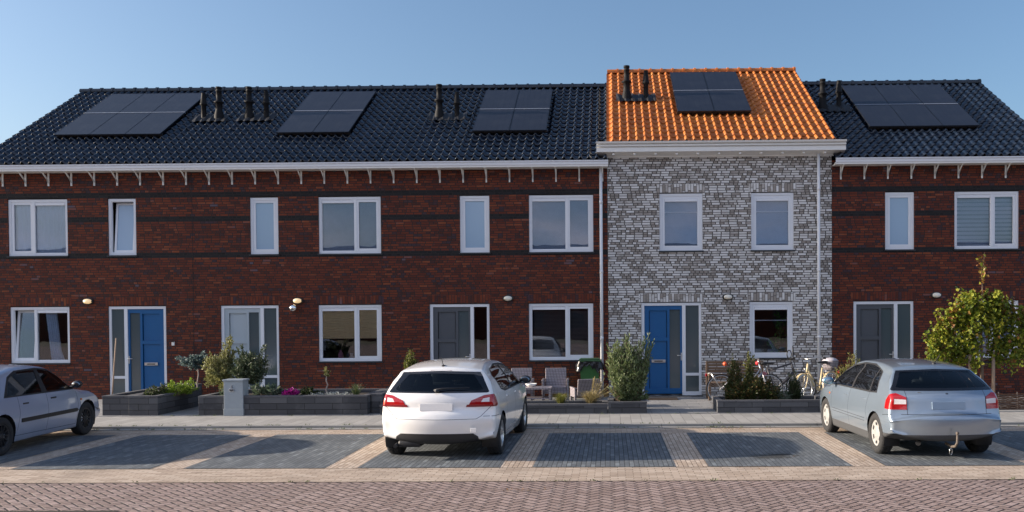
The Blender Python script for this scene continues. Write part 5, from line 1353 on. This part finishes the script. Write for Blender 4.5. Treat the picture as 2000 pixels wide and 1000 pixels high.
def spiky(name, label, cat, x, y, z, n, h, sp, mats, seed, wd=.007, curve=.5, plumes=None, bias=0, group=None):
    g = random.Random(seed); o = thing(name, label, cat, (x, y, z), 0, group); mb = MB()
    for k in range(n):
        a = g.uniform(0, 2*math.pi); r_ = abs(g.gauss(0, .5))*sp; hh = h*g.uniform(.55, 1.05); dx, dy = math.cos(a)*r_+bias, math.sin(a)*r_*.8
        b = Vector((math.cos(a)*.05*g.random(), math.sin(a)*.05*g.random(), 0)); s = Vector((-math.sin(a), math.cos(a), 0))*wd
        pr = None
        for j in range(6):
            t_ = j/5; p = b+Vector((dx*t_**(1+curve), dy*t_**(1+curve), hh*(t_-curve*.45*t_*t_))); w_ = s*(1-t_*.8)
            if pr: mb.add([pr[0]-pr[1], pr[0]+pr[1], p+w_, p-w_], [(0, 1, 2, 3)], 0, False)
            pr = (p, w_)
    mb.build('leaf', mats[0], o)
    if plumes:
        pm_ = MB()
        for k in range(plumes[0]):
            a = g.uniform(-.5, .5); L_ = plumes[1]*g.uniform(.8, 1.1); tip = Vector((math.sin(a+plumes[2])*L_, g.uniform(-.1, .1), math.cos(a+plumes[2])*L_)); st_ = tip*.5+Vector((0, 0, .05))
            pm_.tube([Vector((0, 0, 0)), st_, tip], [.002, .002, .001], 4, 0, False)
            for q in range(40):
                t_ = g.uniform(.55, 1); leafquad(pm_, st_.lerp(tip, (t_-.5)*2), ((tip-st_).normalized()+rv(g)*.5), rv(g), .035, .006)
        pm_.build('plume', mats[1], o)
    return o
spiky('rosemary', 'upright spiky green plant at the right end of the long planter', 'plant', -5.58, -3.4, zB, 130, .34, .26, [LM['rosem']], 21, .007, .25)
plant('conifer', 'small pointed golden conifer behind the white car', 'conifer', -4.80, -1.45, .07, [(0, 0, .30, .22, .22, .30), (0, 0, .78, .20, .20, .38), (0, 0, 1.10, .12, .12, .28)], .055, .03, LM['conif'], 330, 26, .003, None, 22, up_=.9, upr=0)
spiky('ornamental_grass', 'left tuft of green and straw grass in front of the wicker chairs', 'grass tuft', -1.06, -3.6, zC, 420, .42, .36, [LM['gyel']], 23, .006, .7, group='dry grasses in the low planter')
spiky('ornamental_grass', 'right straw coloured grass tuft with feathery plumes spilling over the planter', 'grass tuft', -.42, -3.62, zC, 560, .50, .48, [LM['straw'], LM['straw']], 24, .006, .75, (34, .60, .6), group='dry grasses in the low planter')
plant('olive_bush', 'big bushy olive shrub left of the blue door of the white house', 'shrub', .38, -3.35, zC, [(0, 0, .72, .48, .34, .62), (-.30, 0, 1.10, .18, .18, .36), (.38, 0, 1.12, .18, .16, .34), (0, 0, 1.25, .26, .2, .28), (.5, .0, 1.42, .12, .1, .16), (.1, 0, .20, .36, .26, .2)], .085, .026, LM['olive'], 380, 38, .005, None, 25, up_=.5)
plant('potted_climber', 'dark conical climber in front of the silver bicycle, taller of the two left ones', 'climber', 2.74, -3.30, zD, [(0, 0, .25, .25, .20, .30), (0, 0, .62, .16, .14, .32), (0, 0, .92, .09, .08, .16)], .055, .036, LM['mix'], 170, 24, .003, None, 26, group='climbing shrubs in the bicycle planter')
plant('potted_climber', 'tall narrow climber with yellowish top in front of the bench', 'climber', 3.10, -3.15, zD, [(0, 0, .35, .20, .16, .34), (0, 0, .82, .12, .11, .28)], .052, .034, LM['gyel2'], 140, 22, .003, None, 27, group='climbing shrubs in the bicycle planter')
plant('rose_bush', 'broad dark leafy bush low in the bicycle planter with a pink rose', 'bush', 3.10, -3.45, zD, [(-.30, 0, .20, .28, .2, .26), (.12, 0, .28, .32, .2, .30), (.42, 0, .20, .24, .2, .26)], .058, .038, LM['mix'], 300, 24, .004, None, 28)
plant('grey_green_shrub', 'low grey green fine-leaved shrub at the front of the bicycle planter', 'shrub', 3.72, -3.45, zD, [(0, 0, .12, .26, .18, .15)], .035, .014, LM['sage'], 110, 18, .003, None, 29)
plant('cypress_shrub', 'upright dark green shrub under the front wheel of the grey bicycle', 'shrub', 4.06, -3.2, zD, [(0, 0, .22, .20, .18, .24), (0, 0, .50, .15, .12, .18)], .06, .018, LM['dark'], 120, 20, .003, None, 30, up_=.5)
o = thing('rose_bloom', 'pale pink rose bloom above the dark bush by the red saddle', 'flower', (3.42, -3.2, .86))
mb = MB(); g_ = random.Random(5)
for k in range(60): leafquad(mb, rv(g_)*.02, rv(g_), rv(g_), .05, .045)
mb.build('petal', leaf_mat('pink_petals', (.75, .42, .45), (.8, .6, .6), (.6, .05, .08)), o)
mb = MB(); mb.tube([(0, 0, 0), (-.1, -.05, -.25), (-.15, -.1, -.55)], .004, 5); mb.build('stem', M['bark'], o)
plant('golden_bush', 'yellow green bush beside the silver blue hatchback', 'bush', 5.22, -3.35, .06, [(0, 0, .50, .30, .26, .50), (.08, 0, 1.0, .18, .16, .36), (-.2, 0, .7, .16, .15, .3)], .06, .018, LM['gyel'], 190, 26, .004, None, 31, up_=.5)
plant('small_shrub', 'small thin shrub behind the roof of the silver blue hatchback', 'shrub', 7.22, -2.4, .07, [(0, 0, .6, .2, .2, .55), (.12, 0, 1.02, .12, .1, .14), (-.1, 0, 1.05, .1, .1, .14)], .06, .022, LM['gyel'], 60, 16, .004, None, 32)
# espaliered young tree with three stakes
def big_tree():
    g = random.Random(41); o = thing('espalier_tree', 'young golden green tree with rusty shoots tied to stakes in front of the right window', 'tree', (8.06, -3.5, .06))
    t_ = MB(); pts = [Vector((0, 0, 0)), Vector((.01, 0, .8)), Vector((-.01, 0, 1.6)), Vector((.0, 0, 2.4)), Vector((.03, 0, 3.0)), Vector((.06, 0, 3.42))]
    t_.tube(pts, [.040, .034, .024, .013, .007, .003], 10); t_.build('trunk', M['bark'], o)
    lb, lf = MB(), MB(); tips = []
    for lv, z in enumerate((.96, 1.08, 1.22, 1.38, 1.56, 1.74, 1.93, 2.12)):
        for sd_ in (-1, 1):
            L_ = (1.10, 1.20, 1.18, 1.05, .88, .68, .46, .30)[lv]*g.uniform(.85, 1.05)*(1.0 if sd_ < 0 else 1.18)
            p0 = Vector((0, 0, z)); pp = [p0]
            for k in range(1, 6): pp.append(p0+Vector((sd_*L_*k/5, g.uniform(-.10, .10), .14*k/5+g.uniform(-.04, .05)+.10*(k/5)**2)))
            lb.tube(pp, [.014, .012, .010, .008, .006, .003], 6, 0, False)
            for k in range(1, 6):
                for q in range(3):
                    b = pp[k]; up_ = g.uniform(.10, .34)*(.8 if lv > 5 else 1); tip = b+Vector((g.uniform(-.12, .12)+sd_*.04, g.uniform(-.22, .22), up_ if q else -.18*g.random())); lb.tube([b, tip], [.004, .002], 4, 0, False); tips.append((b, tip, 0))
    for x, z, h in ((.0, 2.45, .85), (-.18, 2.2, .35), (.14, 2.25, .40), (-.50, 1.95, .45), (.45, 2.0, .45), (.85, 1.8, .35), (-.85, 1.6, .40), (-.70, 1.7, .42), (.65, 1.9, .4), (1.1, 1.7, .4)):
        b = Vector((x, g.uniform(-.08, .08), z)); tip = b+Vector((g.uniform(-.05, .05), 0, h)); lb.tube([b, tip], [.006, .002], 5, 0, False); tips.append((b, tip, 2)); tips.append((b.lerp(tip, .3), tip, 1))
    lb.build('limb', M['bark'], o)
    for b, tip, kind in tips:
        n = 26 if kind != 2 else 34
        for k in range(n):
            t_ = g.uniform(.05, 1.05); p = b.lerp(tip, t_)+rv(g)*(.10 if kind != 2 else .03); s_ = g.uniform(.5, 1.1)
            d = (rv(g)+Vector((0, 0, -.4 if kind == 0 else .3))).normalized()
            L_ = .088*s_; nrm = (rv(g)+Vector((0, -.8, .5))).normalized(); sd_ = d.cross(nrm)
            if sd_.length < .05: continue
            sd_.normalize(); n2 = sd_.cross(d); w_ = L_*.42
            mi = 1 if (kind == 2 and g.random() < .75) or (kind == 1 and g.random() < .35) or g.random() < .03 else 0
            lf.add([p, p+d*L_*.3+sd_*w_+n2*.01, p+d*L_*.7+sd_*w_*.8+n2*.012, p+d*L_*1.05, p+d*L_*.7-sd_*w_*.8+n2*.012, p+d*L_*.3-sd_*w_+n2*.01], [(0, 1, 2, 3), (0, 3, 4, 5)], mi, False)
    lf.build('crown', [LM['linden'], LM['rust']], o)
    for x in (-.27, .23): s_ = MB(); s_.tube([(x, -.05, 0), (x, -.05, 1.22 if x < 0 else 1.28)], .036, 12); s_.build('stake', M['stake'], o)
    s_ = MB(); s_.box(-.29, .25, -.02, .0, 1.02, 1.06); s_.build('tree_tie', M['rubber'], o)
big_tree()
# weeds in the joints and fallen bits
g = random.Random(77)
mb = MB()
for k in range(150):
    y = g.choice((-5.595, -5.87, -5.86, -3.89, -11.26)); x = g.uniform(-11, 8.5)
    if g.random() < .5: x = g.choice((-1.0, .3, 2.0, -7.9, -5.2, 2.05, -9.8, -8.8))+g.gauss(0, .25)
    for q in range(g.randint(3, 9)):
        leafquad(mb, Vector((x+g.gauss(0, .03), y+g.gauss(0, .012), .018 if y > -11 and y < -5.7 else (.06 if y > -5.7 else .004))), Vector((g.uniform(-1, 1), g.uniform(-1, 1), g.uniform(.3, 1.2))), rv(g), g.uniform(.02, .05), .012)
mb.build('weeds', LM['rosem'], kind='stuff')
mb = MB()
for k in range(260):
    x, y = g.uniform(-11, 9), g.uniform(-12.5, -5.9)
    if g.random() < .35: x, y = g.gauss(2.15, .25), g.gauss(-6.1, .10)
    elif g.random() < .2: x, y = g.gauss(-1.0, .2), g.gauss(-11.9, .05)
    leafquad(mb, Vector((x, y, .018)), Vector((g.uniform(-1, 1), g.uniform(-1, 1), .08)), Vector((0, 0, 1)), g.uniform(.02, .05), g.uniform(.006, .02))
mb.build('fallen_leaves', LM['rust'], kind='stuff')
# things on the window sills inside
o = thing('pink_vase', 'pink vase with dried plume behind the window with the tan blind', 'vase', (-7.03, .30, 1.05))
mb = MB(); mb.lathe([(0, 0), (.06, 0), (.075, .1), (.06, .18), (.025, .22), (.035, .25), (0, .25)], 20); mb.build('vase', plain('pink_ceramic', (.45, .16, .22), .4), o)
mb = MB(); g = random.Random(3)
for k in range(200):
    t_ = g.random(); p = Vector((.02+.16*t_*t_, 0, .25+.30*t_)); leafquad(mb, p, Vector((g.uniform(-.4, .8), g.uniform(-.4, .4), .8)), rv(g), .05, .006)
mb.build('plume', LM['straw'], o)
o = thing('glass_vase', 'small pale vase behind the window with the tan blind', 'vase', (-6.75, .30, 1.05))
mb = MB(); mb.lathe([(0, 0), (.07, 0), (.08, .06), (.03, .12), (.05, .17), (.045, .17), (.0, .03)], 20); mb.build('vase', plain('pale_ceramic', (.5, .47, .45), .3), o)
plant('window_plant', 'green house plant behind the lower window of the white house', 'house plant', 4.35, .45, 1.1, [(0, 0, .3, .2, .15, .3), (.15, 0, .9, .2, .15, .3)], .10, .04, leaf_mat('bright_green', (.04, .16, .02), (.08, .26, .03), (.12, .32, .05)), 40, 10, .004, None, 50)
plant('window_plant', 'small green plant on the sill behind the window above the wicker chairs', 'house plant', -.62, .30, 1.05, [(0, 0, .12, .12, .08, .12), (-.28, 0, .10, .08, .08, .10)], .06, .03, LM['lime'], 30, 8, .003, None, 51)

sheet('soil_strip', -7.3, -5.55, -13.6, -12.93, .003, M['soil'], kind='structure')
